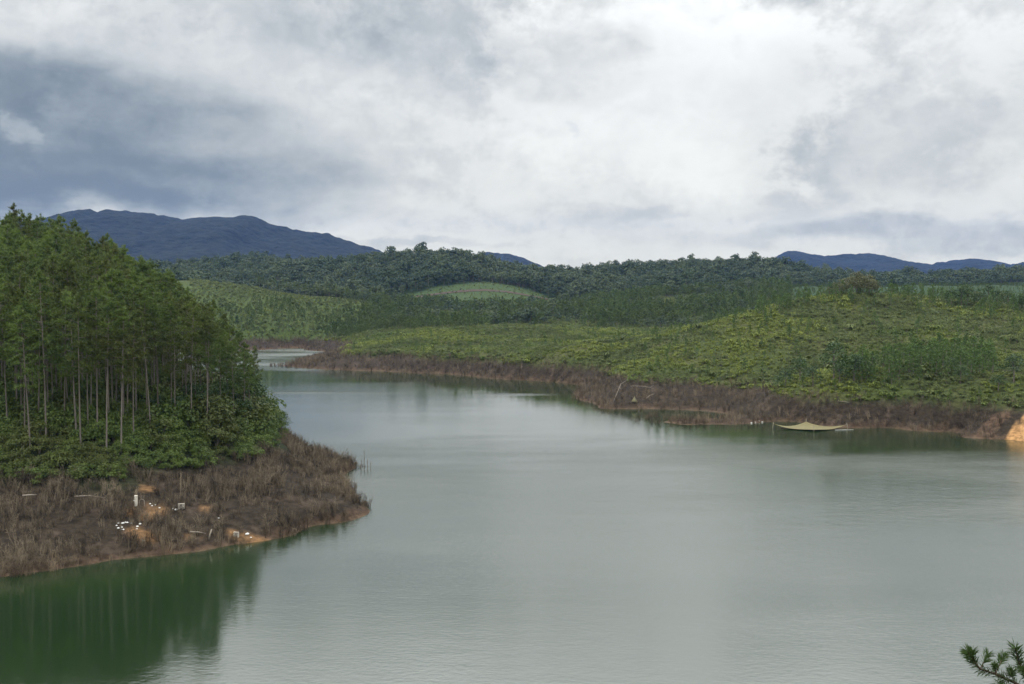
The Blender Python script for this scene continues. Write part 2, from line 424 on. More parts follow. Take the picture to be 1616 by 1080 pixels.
def height(x, y):
    x = np.asarray(x, float); y = np.asarray(y, float); sh = x.shape
    x = x.ravel(); y = y.ravel(); o = np.empty(len(x))
    for i in range(0, len(x), 20000):
        u, v = wc(x[i:i + 20000], y[i:i + 20000])
        o[i:i + 20000] = kern((u[:, None] - cu) ** 2 + (v[:, None] - cv) ** 2) @ wts[:n] + wts[n]
    far = sstep(600, 1000, y)
    up = sstep(0.3, 6, o)
    o = o + up * (fbm(x / 16, y / 16, 3) * 2.2 * (1 - far) + fbm(x / 120, y / 120, 5) * (4 * (1 - far) * sstep(250, 500, y) + 15 * far))
    o = o + fbm(x / 4.5, y / 4.5, 9, 3) * 0.9 * (1 - far) * sstep(-1.5, 1.0, o)
    # keep the far valley floors dry
    dry = sstep(640, 720, y)
    o = np.where(dry > 0, np.maximum(o, 3.5 * dry - 4 * (1 - dry)), o)
    return o.reshape(sh)

def hit(px, py, y0=100.0, y1=700.0):
    """where the line of sight through a pixel meets the ground"""
    Y = np.arange(y0, y1, 0.4); d = px_dir(px, py); t = Y / d[1]
    z = CAM_H + d[2] * t; g = height(d[0] * t, Y)
    k = int(np.argmax(z <= np.maximum(g, 0.0)))
    return np.array([d[0] * t[k], Y[k], max(float(g[k]), 0.0)])

NA, NR = 440, 480
azg = np.linspace(-0.66, 0.66, NA)
rg = np.exp(np.linspace(math.log(84), math.log(2600), NR))
AZ, RG = np.meshgrid(azg, rg)
TX = np.tan(AZ) * RG; TY = RG
TZ = height(TX, TY)
PX, PY = project(TX, TY, TZ)

# ground colours: what the ground is made of at each place
OSPOT = ((236, 772, 1.6), (226, 769, 0.9), (238, 806, 1.9), (244, 812, 1.7), (213, 804, 1.0), (232, 798, 1.0), (208, 838, 1.8), (220, 842, 1.7), (232, 847, 1.5), (318, 807, 1.3), (323, 810, 0.8),
         (385, 846, 1.2), (398, 850, 1.3), (411, 854, 1.0), (300, 848, 1.0), (318, 851, 0.8), (372, 850, 0.8), (323, 809, 0.6))
ORANGE = [hit(a, b) for a, b, c in OSPOT]
OR_R = [c for a, b, c in OSPOT]
nz = fbm(TX / 3, TY / 3, 21); nz2 = fbm(TX / 14, TY / 14, 33)
col = np.zeros((NR, NA, 3))
def lay(mask, c):
    global col
    col = col * (1 - mask[..., None]) + np.array(c) * mask[..., None]
lay(np.ones_like(TX), (0.042, 0.054, 0.018))
lay(sstep(-0.1, 0.25, nz2), (0.058, 0.062, 0.024))
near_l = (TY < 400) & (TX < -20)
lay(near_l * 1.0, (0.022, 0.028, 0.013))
lay(sstep(600, 640, TY) * (1 - sstep(760, 860, TY)), (0.048, 0.068, 0.021))
lay(sstep(860, 960, TY), (0.022, 0.036, 0.015))
MEADOW = [(600, 480), (640, 466), (700, 452), (770, 444), (830, 456), (880, 474), (880, 486), (820, 486), (720, 486)]
lay(in_poly(PX + fbm(TX / 20, TY / 20, 41) * 30, PY + fbm(TX / 20, TY / 20, 42) * 8, MEADOW) * (TY > 850) * (TY < 1080) * 1.0, (0.042, 0.064, 0.025))
lay(in_poly(PX, PY, [(1100, 472), (1150, 450), (1330, 446), (1616, 440), (1700, 440), (1700, 475), (1500, 480), (1300, 470)]) * (TY > 780) * (TY < 1150) * 1.0, (0.028, 0.048, 0.019))
band = 1 - sstep(ZB - 0.9, ZB + 0.5, TZ + nz2 * 2.2)
band = band * (TY < 680)
lay(band, (0.027, 0.021, 0.015))
lay(band * sstep(0.05, 0.3, nz) * 0.6, (0.070, 0.052, 0.039))
lay(band * (1 - sstep(0.2, 1.0, TZ + nz * 1.8)) * 0.6, (0.085, 0.054, 0.036))
lay(band * (1 - sstep(-0.1, 0.25, TZ)), (0.085, 0.060, 0.040))
for c, r in zip(ORANGE, OR_R):
    d = np.hypot(TX - c[0], (TY - c[1]) * 0.8)
    lay((1 - sstep(0.2 * r, 1.2 * r, d + nz * 3.2)) * 0.9, (0.170, 0.098, 0.047))
bank = in_poly(PX, PY, [(1580, 705), (1596, 676), (1612, 658), (1635, 647), (1800, 650), (1800, 760), (1616, 712)]) * (TY < 330) * (TZ < 6.5)
lay(bank * sstep(-0.25, 0.0, nz + 0.08), (0.29, 0.165, 0.072))
lay(in_poly(PX, PY, [(1535, 690), (1560, 660), (1590, 645), (1600, 652), (1580, 668), (1566, 700)]) * (TY < 330) * 0.5, (0.11, 0.068, 0.045))

M_GROUND, X, b = new_mat('ground')
at = X.N.new('ShaderNodeAttribute'); at.attribute_name = 'soil'
geo = X.N.new('ShaderNodeNewGeometry')
g1 = X.noise(geo.outputs['Position'], 0.9, 6.0, 0.65)
hsv = X.N.new('ShaderNodeHueSaturation'); X.L.new(at.outputs['Color'], hsv.inputs['Color']); X.L.new(X.smooth(g1, 0.3, 0.7, 0.55, 1.5), hsv.inputs['Value'])
X.L.new(hsv.outputs[0], b.inputs['Base Color'])
b.inputs['Roughness'].default_value = 0.95; b.inputs['Specular IOR Level'].default_value = 0.1
bm = X.N.new('ShaderNodeBump'); bm.inputs['Strength'].default_value = 0.8; bm.inputs['Distance'].default_value = 0.35
X.L.new(X.noise(geo.outputs['Position'], 1.6, 6.0, 0.65), bm.inputs['Height']); X.L.new(bm.outputs[0], b.inputs['Normal'])

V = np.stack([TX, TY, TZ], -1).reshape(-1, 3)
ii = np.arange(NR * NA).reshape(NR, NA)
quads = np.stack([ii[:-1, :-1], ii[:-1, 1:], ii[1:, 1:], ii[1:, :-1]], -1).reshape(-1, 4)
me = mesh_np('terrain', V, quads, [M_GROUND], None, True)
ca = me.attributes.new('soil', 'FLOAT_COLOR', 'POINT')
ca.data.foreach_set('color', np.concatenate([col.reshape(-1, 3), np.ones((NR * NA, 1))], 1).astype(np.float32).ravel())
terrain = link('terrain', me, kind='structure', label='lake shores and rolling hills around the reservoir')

# bank under the camera, going down into the water
bx = np.linspace(-90, 90, 61); by = np.linspace(-60, 78, 61)
BX, BY = np.meshgrid(bx, by)
def near_h(x, y):
    base = np.where(y < 4, 31.0, np.interp(y, [4, 12, 30, 62, 80], [31.0, 22.0, 11.0, 0.0, -4.5]))
    return base + fbm(x / 9, y / 9, 51) * 1.6 * sstep(3, 10, y)
BZ = near_h(BX, BY)
ii = np.arange(61 * 61).reshape(61, 61)
me = mesh_np('near_bank', np.stack([BX, BY, BZ], -1).reshape(-1, 3), np.stack([ii[:-1, :-1], ii[:-1, 1:], ii[1:, 1:], ii[1:, :-1]], -1).reshape(-1, 4), [M_GROUND], None, True)
ca = me.attributes.new('soil', 'FLOAT_COLOR', 'POINT')
bc = np.where((BZ < 6).ravel()[:, None], np.array([[0.06, 0.044, 0.033]]), np.array([[0.05, 0.07, 0.022]]))
ca.data.foreach_set('color', np.concatenate([bc, np.ones((len(bc), 1))], 1).astype(np.float32).ravel())
link('near_bank', me, kind='structure', label='grassy bank below the viewpoint')

# plain under everything, to the horizon
me = mesh_np('ground', [(-4700, -500, -7), (4700, -500, -7), (4700, 6200, -7), (-4700, 6200, -7)], [[0, 1, 2, 3]], [plain_mat('plain', (0.03, 0.045, 0.02), (0.05, 0.07, 0.03), 0.01)])
link('ground', me, kind='structure', label='low ground beneath the lake and the hills')

# ------------------------------------------------------------------ water
M_WATER, X, b = new_mat('lake_water')
geo = X.N.new('ShaderNodeNewGeometry')
pos = geo.outputs['Position']
mp = X.N.new('ShaderNodeMapping'); mp.inputs['Scale'].default_value = (0.55, 1.0, 1.0); mp.inputs['Rotation'].default_value = (0, 0, R(12)); X.L.new(pos, mp.inputs['Vector'])
mp2 = X.N.new('ShaderNodeMapping'); mp2.inputs['Scale'].default_value = (0.35, 1.0, 1.0); mp2.inputs['Rotation'].default_value = (0, 0, R(-6)); X.L.new(pos, mp2.inputs['Vector'])
wave = X.add(X.mul(X.noise(mp.outputs[0], 0.55, 2.0, 0.5), 0.55), X.mul(X.noise(mp.outputs[0], 2.0, 4.0, 0.65), 0.8))
gust = X.smooth(X.noise(mp2.outputs[0], 0.022, 4.0, 0.55), 0.38, 0.62, 0.40, 1.05)
# the bay in the lee of the pine hill stays smooth
spw = X.N.new('ShaderNodeSeparateXYZ'); X.L.new(pos, spw.inputs[0])
nb_ = X.mul(X.sub(X.noise(mp2.outputs[0], 0.03, 4.0, 0.6), 0.5), 110.0)
yy = X.add(spw.outputs[1], nb_)
gust = X.mul(gust, X.smooth(yy, 105.0, 175.0, 1.0, 2.3), X.smooth(yy, 175.0, 250.0, 1.0, 0.13), X.smooth(yy, 430.0, 500.0, 1.0, 11.0), X.add(1.0, X.mul(X.gauss(spw.outputs[0], spw.outputs[1], 3.0, 339.0, 7.0, 2.5), 12.0), X.mul(X.gauss(spw.outputs[0], spw.outputs[1], -72.0, 345.0, 14.0, 3.0), 6.0)))
lee = X.gauss(spw.outputs[0], spw.outputs[1], -58, 98, 40, 40)
gust = X.mul(gust, X.sub(1.0, X.mul(lee, 0.85)))
bm = X.N.new('ShaderNodeBump'); bm.inputs['Strength'].default_value = 1.0
bm.inputs['Distance'].default_value = 0.05
X.L.new(X.mul(wave, gust), bm.inputs['Height']); X.L.new(bm.outputs[0], b.inputs['Normal'])
b.inputs['Base Color'].default_value = (0.011, 0.024, 0.009, 1)
X.L.new(X.add(0.04, X.mul(X.clamp(gust, 0.0, 4.0), 0.07)), b.inputs['Roughness'])
b.inputs['IOR'].default_value = 2.7
me = mesh_np('water', [(-900, 30, 0), (900, 30, 0), (900, 720, 0), (-900, 720, 0)], [[0, 1, 2, 3]], [M_WATER])
link('water', me, kind='structure', label='calm grey green reservoir water')

# ------------------------------------------------------------------ mountains
M_MOUNT, X, b = new_mat('mountain_forest')
geo = X.N.new('ShaderNodeNewGeometry')
n1 = X.noise(geo.outputs['Position'], 0.035, 4.0, 0.6); n2 = X.noise(geo.outputs['Position'], 0.004, 4.0, 0.6)
X.L.new(X.mix(X.clamp(X.add(X.smooth(n1, 0.35, 0.68), X.mul(X.sub(n2, 0.5), 0.8))), (0.003, 0.006, 0.006), (0.013, 0.019, 0.014)), b.inputs['Base Color'])
b.inputs['Roughness'].default_value = 0.9; b.inputs['Specular IOR Level'].default_value = 0.1
bm = X.N.new('ShaderNodeBump'); bm.inputs['Strength'].default_value = 1.0; bm.inputs['Distance'].default_value = 14.0
X.L.new(n1, bm.inputs['Height']); X.L.new(bm.outputs[0], b.inputs['Normal'])
def mountain(label, crest, Y, front, seed, ns=420, nt=90):
    cx = np.array([c[0] for c in crest], float); cyv = np.array([c[1] for c in crest], float)
    s = np.linspace(cx[0], cx[-1], ns)
    top = CAM_H + (470 - np.interp(s, cx, cyv)) / F * Y
    Xs = (s - 808) / F * Y
    t = np.concatenate([np.linspace(-1, 0, nt), np.linspace(0, 1, 30)[1:]])
    T, S = np.meshgrid(t, Xs, indexing='ij'); _, TP = np.meshgrid(t, top, indexing='ij')
    wob = fbm(S / 900, T * 1.3, seed) * 500 * np.abs(T)
    Yg = Y + T * np.where(T < 0, front, front * 0.4)
    ridge = 1 - np.abs(fbm((S + wob) / 420, T * 0.9 + 3, seed + 2, 4)) * 3.2
    prof = (1 - np.abs(T)) ** 1.15
    edge = sstep(0, 0.06, (S - Xs[0]) / (Xs[-1] - Xs[0])) * sstep(0, 0.06, (Xs[-1] - S) / (Xs[-1] - Xs[0]))
    Z = TP * prof + (ridge - 0.6) * 0.42 * TP * np.abs(T) ** 0.8 * (1 - np.abs(T)) * 1.6
    Z = Z + (fbm(S / 24, Yg / 24, seed + 5, 3) * 12 + fbm(S / 140, Yg / 260, seed + 6, 3) * 18) * edge + fbm(S / 90, Yg / 90, seed + 7, 3) * 14 * (np.abs(T) + 0.15)
    Z = np.maximum(Z, -4)
    ii = np.arange(Z.size).reshape(Z.shape)
    q = np.stack([ii[:-1, :-1], ii[:-1, 1:], ii[1:, 1:], ii[1:, :-1]], -1).reshape(-1, 4)
    me = mesh_np('mountain', np.stack([S, Yg, Z], -1).reshape(-1, 3), q, [M_MOUNT], None, True)
    link('mountain', me, kind='structure', label=label)
mountain('long dark blue mountain ridge under the rain cloud behind the pine hill',
         [(-420, 430), (-250, 400), (-100, 372), (0, 356), (70, 348), (100, 339), (125, 332), (145, 331), (160, 337), (172, 332), (185, 332), (215, 335), (245, 337), (265, 342), (290, 348), (310, 344), (345, 343), (372, 343), (390, 340), (405, 343), (430, 353), (470, 363),
          (520, 370), (560, 384), (605, 400), (660, 424), (760, 452), (860, 470)], 3800, 1500, 11)
mountain('small blue peak rising behind the middle of the forested ridge',
         [(600, 470), (690, 430), (745, 404), (770, 398), (788, 400), (806, 401), (830, 410), (860, 424), (900, 440), (1000, 470)], 4600, 1500, 23, 260, 60)
mountain('blue mountain chain on the right horizon beyond the plantations',
         [(1080, 462), (1180, 430), (1210, 414), (1235, 398), (1255, 396), (1275, 401), (1300, 405), (1330, 402), (1370, 400), (1395, 405), (1430, 412), (1465, 418), (1500, 411), (1530, 409), (1560, 413), (1590, 418), (1616, 414), (1680, 402), (1800, 410), (1900, 440), (2000, 465)], 5300, 1800, 37)

# ------------------------------------------------------------------ plant prototypes
def rdir(n, r):
    v = r.normal(size=(n, 3)); return v / np.linalg.norm(v, axis=1)[:, None]
def add_leaves(mb, cen, rad, n, size, r, m=0, shell=0.55, up=0.25, aspect=0.6, base_t=0.5):
    d = rdir(n, r); d[:, 2] = np.where(d[:, 2] < -0.35, -d[:, 2] * 0.6, d[:, 2])
    rr = shell + (1 - shell) * r.random(n)
    P = np.asarray(cen) + d * np.asarray(rad) * rr[:, None]
    N = d + r.normal(size=(n, 3)) * 0.55 + np.array([0, 0, up]); N /= np.linalg.norm(N, axis=1)[:, None]
    U = np.cross(N, rdir(n, r)); U /= np.linalg.norm(U, axis=1)[:, None]; Wv = np.cross(N, U)
    s = size * (0.6 + 0.8 * r.random(n))
    for i in range(n):
        a = U[i] * s[i] * 0.5; c = Wv[i] * s[i] * 0.5 * aspect
        mb.face([P[i] - a, P[i] - c * 0.9, P[i] + a, P[i] + c], m, float(np.clip(base_t + r.normal() * 0.28, 0, 1)))
def add_tuft(mb, p, dirn, n, ln, w, r, m=0, t=0.5, spread=0.75):
    for i in range(n):
        d = np.asarray(dirn) + r.normal(size=3) * spread; d /= np.linalg.norm(d)
        sd = np.cross(d, r.normal(size=3)); sd /= np.linalg.norm(sd) + 1e-9
        L = ln * (0.7 + 0.5 * r.random())
        mb.face([np.asarray(p) - sd * w * .5, np.asarray(p) + sd * w * .5, np.asarray(p) + d * L], m, float(np.clip(t + r.normal() * 0.2, 0, 1)))

def pine_meshes(seed, H=24.0, base=0.58, rad=2.6, nb=20, tufts=15, spikes=13, ln=0.60, w=0.095):
    r = np.random.default_rng(seed)
    tr = MB(); cr = MB()
    lean = r.normal(size=2) * 0.25
    def ax(f): return np.array([lean[0] * f * f * 1.4, lean[1] * f * f * 1.4, H * f])
    fs = np.linspace(0, 0.97, 9)
    tr.tube([ax(f) for f in fs], [0.125 * (1 - 0.8 * f) + 0.012 for f in fs], 6)
    for k in range(nb):
        f = base + (0.97 - base) * (k + r.random() * 0.8) / nb
        g = (f - base) / (1 - base)
        L = rad * (0.55 + 0.6 * math.sin(math.pi * min(1, 0.25 + g * 0.78))) * (0.65 + 0.5 * r.random()) * (1.05 - 0.55 * g)
        a = k * 2.4 + r.normal() * 0.5
        p0 = ax(f); tip = p0 + np.array([math.cos(a) * L, math.sin(a) * L, L * (0.12 + 0.42 * g) + r.normal() * 0.15])
        mid = (p0 + tip) / 2 + np.array([0, 0, -0.12 * L])
        tr.tube([p0, mid, tip], [0.05, 0.035, 0.015], 3)
        tn = 0.25 + 0.55 * r.random()
        for j in range(tufts):
            q = 0.35 + 0.7 * r.random()
            c = p0 * (1 - q) + tip * q + r.normal(size=3) * np.array([0.42, 0.42, 0.22]) * (0.5 + 0.5 * L / rad)
            out = np.array([math.cos(a) * 0.45, math.sin(a) * 0.45, 0.75])
            add_tuft(cr, c, out, spikes, ln, w, r, 0, tn)
    for j in range(tufts):
        add_tuft(cr, ax(0.96 + 0.05 * r.random()) + r.normal(size=3) * 0.22, (0, 0, 1), spikes, ln, w, r, 0, 0.6)
    return tr.mesh('pine_trunk', [M_BARK], True), cr.mesh('pine_crown', [M_NEEDLE])

def young_pine(seed, H=5.0, mat=None, rad=1.3, nb=16, tufts=4, spikes=5, ln=0.5, w=0.17, base=0.12):
    r = np.random.default_rng(seed); mb = MB()
    mb.tube([(0, 0, 0), (0.03, 0.02, H * 0.6), (0.02, 0.05, H * 0.97)], [0.07, 0.045, 0.015], 4, 1)
    for k in range(nb):
        f = base + (0.98 - base) * (k + r.random()) / nb
        L = rad * (1.02 - f) ** 0.75 * (0.6 + 0.6 * r.random())
        a = k * 2.4 + r.normal() * 0.4
        p0 = np.array([0.02, 0.03, H * f]); tip = p0 + np.array([math.cos(a) * L, math.sin(a) * L, 0.35 * L])
        mb.spike(p0, tip, 0.03, 1)
        tn = 0.2 + 0.6 * r.random()
        for j in range(tufts):
            q = 0.3 + 0.75 * r.random()
            add_tuft(mb, p0 * (1 - q) + tip * q + r.normal(size=3) * 0.12, (math.cos(a) * .4, math.sin(a) * .4, 0.7), spikes, ln, w, r, 0, tn)
    return mb.mesh('young_pine', [mat or M_YOUNG, M_BARK])

def bush(seed, w, h, mat, lumps=7, leaves=34, size=0.42, name='shrub'):
    r = np.random.default_rng(seed); mb = MB()
    for k in range(4):
        a = r.random() * 6.28
        mb.spike((0, 0, -0.15), (math.cos(a) * w * 0.25, math.sin(a) * w * 0.25, h * 0.7), 0.05, 1)
    for k in range(lumps):
        a = k * 2.4 + r.random(); q = w * 0.5 * (0.2 + 0.5 * r.random())
        z = h * (0.25 + 0.45 * r.random()); rr = w * (0.20 + 0.13 * r.random())
        add_leaves(mb, (math.cos(a) * q, math.sin(a) * q, z), (rr, rr, rr * 0.85), leaves, size, r, 0, 0.5, 0.35, 0.55, 0.2 + 0.6 * r.random())
    return mb.mesh(name, [mat, M_BARK])

def broadleaf(seed, H, w, mat, lumps=9, leaves=22, size=1.0, trunk=True, name='tree_crown'):
    r = np.random.default_rng(seed); mb = MB(); tr = MB()
    tr.tube([(0, 0, -0.3), (0.1, 0, H * 0.35), (0.2, 0.1, H * 0.7)], [H * 0.022, H * 0.017, H * 0.008], 5)
    for k in range(lumps):
        a = k * 2.4 + r.random(); g = (k + 0.5) / lumps
        q = w * 0.5 * (0.75 - 0.55 * g) * (0.6 + 0.6 * r.random())
        z = H * (0.36 + 0.48 * g + r.normal() * 0.03); rr = w * (0.19 + 0.09 * r.random())
        c = np.array((math.cos(a) * q, math.sin(a) * q, z))
        if k % 2 == 0: tr.tube([(0.1, 0, H * 0.4), c * np.array([.6, .6, .9]), c], [H * 0.01, H * 0.007, H * 0.003], 3)
        add_leaves(mb, c, (rr, rr, rr * 0.72), leaves, size, r, 0, 0.6, 0.35, 0.7, 0.2 + 0.6 * r.random())
    return tr, mb, mat
def broadleaf_parts(*a, **k):
    tr, mb, mat = broadleaf(*a, **k); return tr.mesh('tree_trunk', [M_BARK], True), mb.mesh('tree_crown', [mat])
def broadleaf_single(*a, **k):
    tr, mb, mat = broadleaf(*a, **k)
    n = len(mb.V); mb.V += tr.V; mb.T += tr.T; mb.Fc += [[i + n for i in f] for f in tr.Fc]; mb.M += [1] * len(tr.Fc)
    return mb.mesh('tree', [mat, M_BARK])

def fern(seed, h=1.1, w=1.0, n=24, mat=None):
    r = np.random.default_rng(seed); mb = MB()
    for k in range(n):
        a = r.random() * 6.28; L = w * (0.5 + 0.6 * r.random()); hh = h * (0.5 + 0.6 * r.random())
        b0 = r.normal(size=2) * 0.25 * w
        d = np.array([math.cos(a), math.sin(a)]); sd = np.array([-d[1], d[0], 0]) * 0.16 * (0.7 + 0.6 * r.random())
        p0 = np.array([b0[0], b0[1], 0]); p1 = np.array([*(b0 + d * L * 0.45), hh]); p2 = np.array([*(b0 + d * L), hh * (0.5 + 0.4 * r.random())])
        t = float(np.clip(0.5 + r.normal() * 0.25, 0, 1))
        mb.face([p0 - sd * .5, p0 + sd * .5, p1 + sd, p1 - sd], 0, t); mb.face([p1 - sd, p1 + sd, p2], 0, t)
    return mb.mesh('fern', [mat or M_FERN])

def dead_shrub(seed, h=1.8, n=11, sub=4, thick=0.035, spread=0.35):
    r = np.random.default_rng(seed); mb = MB()
    for k in range(n):
        a = r.random() * 6.28; lean = spread * r.random()
        b0 = r.normal(size=2) * 0.22; H = h * (0.55 + 0.55 * r.random())
        p0 = np.array([*b0, -0.15]); p1 = np.array([b0[0] + math.cos(a) * lean * H, b0[1] + math.sin(a) * lean * H, H])
        t = float(np.clip(0.45 + r.normal() * 0.3, 0, 1))
        mb.spike(p0, p1, thick * (0.7 + 0.6 * r.random()), 0, t)
        for j in range(sub):
            q = 0.3 + 0.6 * r.random(); s = p0 * (1 - q) + p1 * q
            d = rdir(1, r)[0]; d[2] = abs(d[2]) * 0.9 + 0.3
            mb.spike(s, s + d * H * 0.38 * (1.1 - q * 0.5), thick * 0.55, 0, t)
    return mb.mesh('dead_shrub', [M_TWIG])

# ------------------------------------------------------------------ scattering
def proto_obj(me): return bpy.data.objects.new(me.name, me)      # geometry source only, read by the node group
def scatter(name, protos, pos, scl, rot, idx, **props):
    me = bpy.data.meshes.new(name)
    me.from_pydata(pos.tolist(), [], [])
    if scl.ndim == 1: scl = np.repeat(scl[:, None], 3, 1)
    for nm, ty, arr, key in (('scl', 'FLOAT_VECTOR', scl, 'vector'), ('rot', 'FLOAT_VECTOR', rot, 'vector'), ('pick', 'INT', idx, 'value')):
        a = me.attributes.new(nm, ty, 'POINT'); a.data.foreach_set(key, np.asarray(arr, np.int32 if ty == 'INT' else np.float32).ravel())
    o = link(name, me, kind='stuff', **props)
    ng = bpy.data.node_groups.new(name, 'GeometryNodeTree')
    ng.interface.new_socket('Geometry', in_out='INPUT', socket_type='NodeSocketGeometry')
    ng.interface.new_socket('Geometry', in_out='OUTPUT', socket_type='NodeSocketGeometry')
    N, L = ng.nodes, ng.links
    gi = N.new('NodeGroupInput'); go = N.new('NodeGroupOutput')
    iop = N.new('GeometryNodeInstanceOnPoints'); g2i = N.new('GeometryNodeGeometryToInstance')
    for p in reversed(protos):
        oi = N.new('GeometryNodeObjectInfo'); oi.inputs[0].default_value = proto_obj(p); L.new(oi.outputs['Geometry'], g2i.inputs[0])
    def attr(nm, dt):
        a = N.new('GeometryNodeInputNamedAttribute'); a.data_type = dt; a.inputs['Name'].default_value = nm
        return a.outputs[0]
    L.new(gi.outputs[0], iop.inputs['Points']); L.new(g2i.outputs[0], iop.inputs['Instance'])
    iop.inputs['Pick Instance'].default_value = True
    L.new(attr('pick', 'INT'), iop.inputs['Instance Index'])
    e2r = N.new('FunctionNodeEulerToRotation'); L.new(attr('rot', 'FLOAT_VECTOR'), e2r.inputs[0]); L.new(e2r.outputs[0], iop.inputs['Rotation'])
    L.new(attr('scl', 'FLOAT_VECTOR'), iop.inputs['Scale'])
    L.new(iop.outputs[0], go.inputs[0])
    md = o.modifiers.new('scatter', 'NODES'); md.node_group = ng
    return o

def jgrid(x0, x1, y0, y1, sp, jit=0.48):
    xs = np.arange(x0, x1, sp); ys = np.arange(y0, y1, sp)
    Xg, Yg = np.meshgrid(xs, ys)
    Xg = Xg + (np.arange(len(ys)) % 2)[:, None] * sp * 0.5
    Xg = Xg + rng.uniform(-jit, jit, Xg.shape) * sp; Yg = Yg + rng.uniform(-jit, jit, Yg.shape) * sp
    return Xg.ravel(), Yg.ravel()
def place(x, y, sink=0.0):
    z = height(x, y)
    px, py = project(x, y, z)
    return np.stack([x, y, z - sink], -1), px, py
def rots(n, tilt=0.08):
    return np.stack([rng.normal(size=n) * tilt, rng.normal(size=n) * tilt, rng.random(n) * 6.283], -1)

counts = {}
# ---- left hill: pines
pines = [pine_meshes(100 + k, H=24.0, base=0.44 + 0.06 * (k % 3), rad=2.5 + 0.25 * (k % 2)) for k in range(6)]
x, y = jgrid(-190, -30, 138, 330, 4.1)
P, px, py = place(x, y, 0.1)
edge = 9.2 + fbm(x / 12, y / 12, 61) * 3.0
ok = (P[:, 2] > edge) & (px > -120) & (px < 425) & (y < 318)
ok &= ~((px > 330) & (y < 172))
P, px, py = P[ok], px[ok], py[ok]
inview = px > -25
order = np.argsort(P[:, 1] + np.where(inview, 0, 1e4))
P, px, py = P[order], px[order], py[order]
NPINE = 265
counts['pines'] = len(P)
def put_pine(p, k, h, label, group):
    e = link('pine_tree', None, label=label, category='pine tree', group=group)
    e.location = p; e.rotation_euler = (rng.normal() * 0.015, rng.normal() * 0.015, rng.random() * 6.28); s = h / 24.0
    e.scale = (s * rng.uniform(0.95, 1.15), s * rng.uniform(0.95, 1.15), s)
    link('trunk', pines[k][0], e); link('crown', pines[k][1], e)
    return e
ORD = 'first second third fourth fifth sixth seventh eighth ninth tenth eleventh twelfth thirteenth fourteenth fifteenth sixteenth seventeenth eighteenth nineteenth twentieth'.split()
def ordinal(k): return ORD[k] if k < 20 else 'twenty-' + ORD[k - 20] if k < 29 else 'thirtieth' if k == 29 else 'thirty-' + ORD[k - 30]
front = [i for i in range(min(NPINE, len(P))) if P[i, 1] < 163 and px[i] > -25]
front.sort(key=lambda i: px[i]); front_rank = {i: k for k, i in enumerate([i for i in front if px[i] > 2])}
for i in range(min(NPINE, len(P))):
    if P[i, 1] < 163: lab, grp = 'tall pine with long bare pale trunk rising straight out of the green shrubs', 'front row of pines above the shrubs'
    elif P[i, 1] < 205: lab, grp = 'dense green pine within the forest just behind the bare trunked front row', 'pines in the middle of the left hill'
    else: lab, grp = 'pine high on the wooded left hill, its crown merging into the canopy', 'pines on the upper left hill'
    if i in front_rank: lab = 'bare trunked pine, %s from the left in the row above the shrubs' % ordinal(front_rank[i])
    put_pine(P[i], i % 6, rng.uniform(0.88, 1.1) * float(np.interp(px[i], [150, 250, 320, 400, 425], [24.5, 22.5, 19.5, 13.0, 10.0])), lab, grp)
rest = P[NPINE:]
joined = []
for tm, cm in pines:
    mb = MB()
    for mm, mi in ((cm, 0), (tm, 1)):
        n0 = len(mb.V); mb.V += [tuple(v.co) for v in mm.vertices]; mb.T += [d.value for d in mm.attributes['tint'].data]
        mb.Fc += [[i + n0 for i in p.vertices] for p in mm.polygons]; mb.M += [mi] * len(mm.polygons)
    joined.append(mb.mesh('pine', [M_NEEDLE, M_BARK]))
scatter('pine_woods', joined, rest, rng.uniform(0.85, 1.12, len(rest)), rots(len(rest), 0.015), rng.integers(0, 6, len(rest)),
        label='pine woods filling the back of the left hill', category='woods')

# ---- left bank: green understorey
shrubs = [bush(200 + k, 2.8, 2.3, M_SHRUB, 8, 70, 0.25) for k in range(5)]
x, y = jgrid(-130, -30, 128, 300, 1.55)
P, px, py = place(x, y, 0.1)
nn = fbm(x / 7, y / 7, 71)
ok = (P[:, 2] + nn * 2.0 > ZB - 0.1) & (px > -60) & (px < 470) & (y < 285)
dens = np.where(P[:, 2] < 12, 1.0, 0.6)
ok &= rng.random(len(x)) < dens
P, px, py = P[ok], px[ok], py[ok]
order = np.argsort(P[:, 1] + np.where(px > -10, 0, 1e4)); P = P[order]
counts['shrubs'] = len(P)
scl = rng.uniform(0.55, 1.3, len(P)) ** 1.1 * (1 + 1.5 * np.maximum(sstep(9.5, 12.5, P[:, 2]), sstep(180, 300, px[order]) * sstep(7.5, 9, P[:, 2])) * rng.random(len(P)) ** 1.3); ro = rots(len(P), 0.12); ix = rng.integers(0, 5, len(P))
for i in range(260):
    o = link('green_shrub', shrubs[ix[i]], label='leafy green shrub in the thicket between the pines and the dead brush', category='shrub', group='green shrubs on the left bank')
    o.location = P[i]; o.rotation_euler = ro[i]; o.scale = (scl[i],) * 3
scatter('undergrowth', shrubs, P[260:], scl[260:], ro[260:], ix[260:], label='green undergrowth below the pines of the left hill', category='undergrowth')

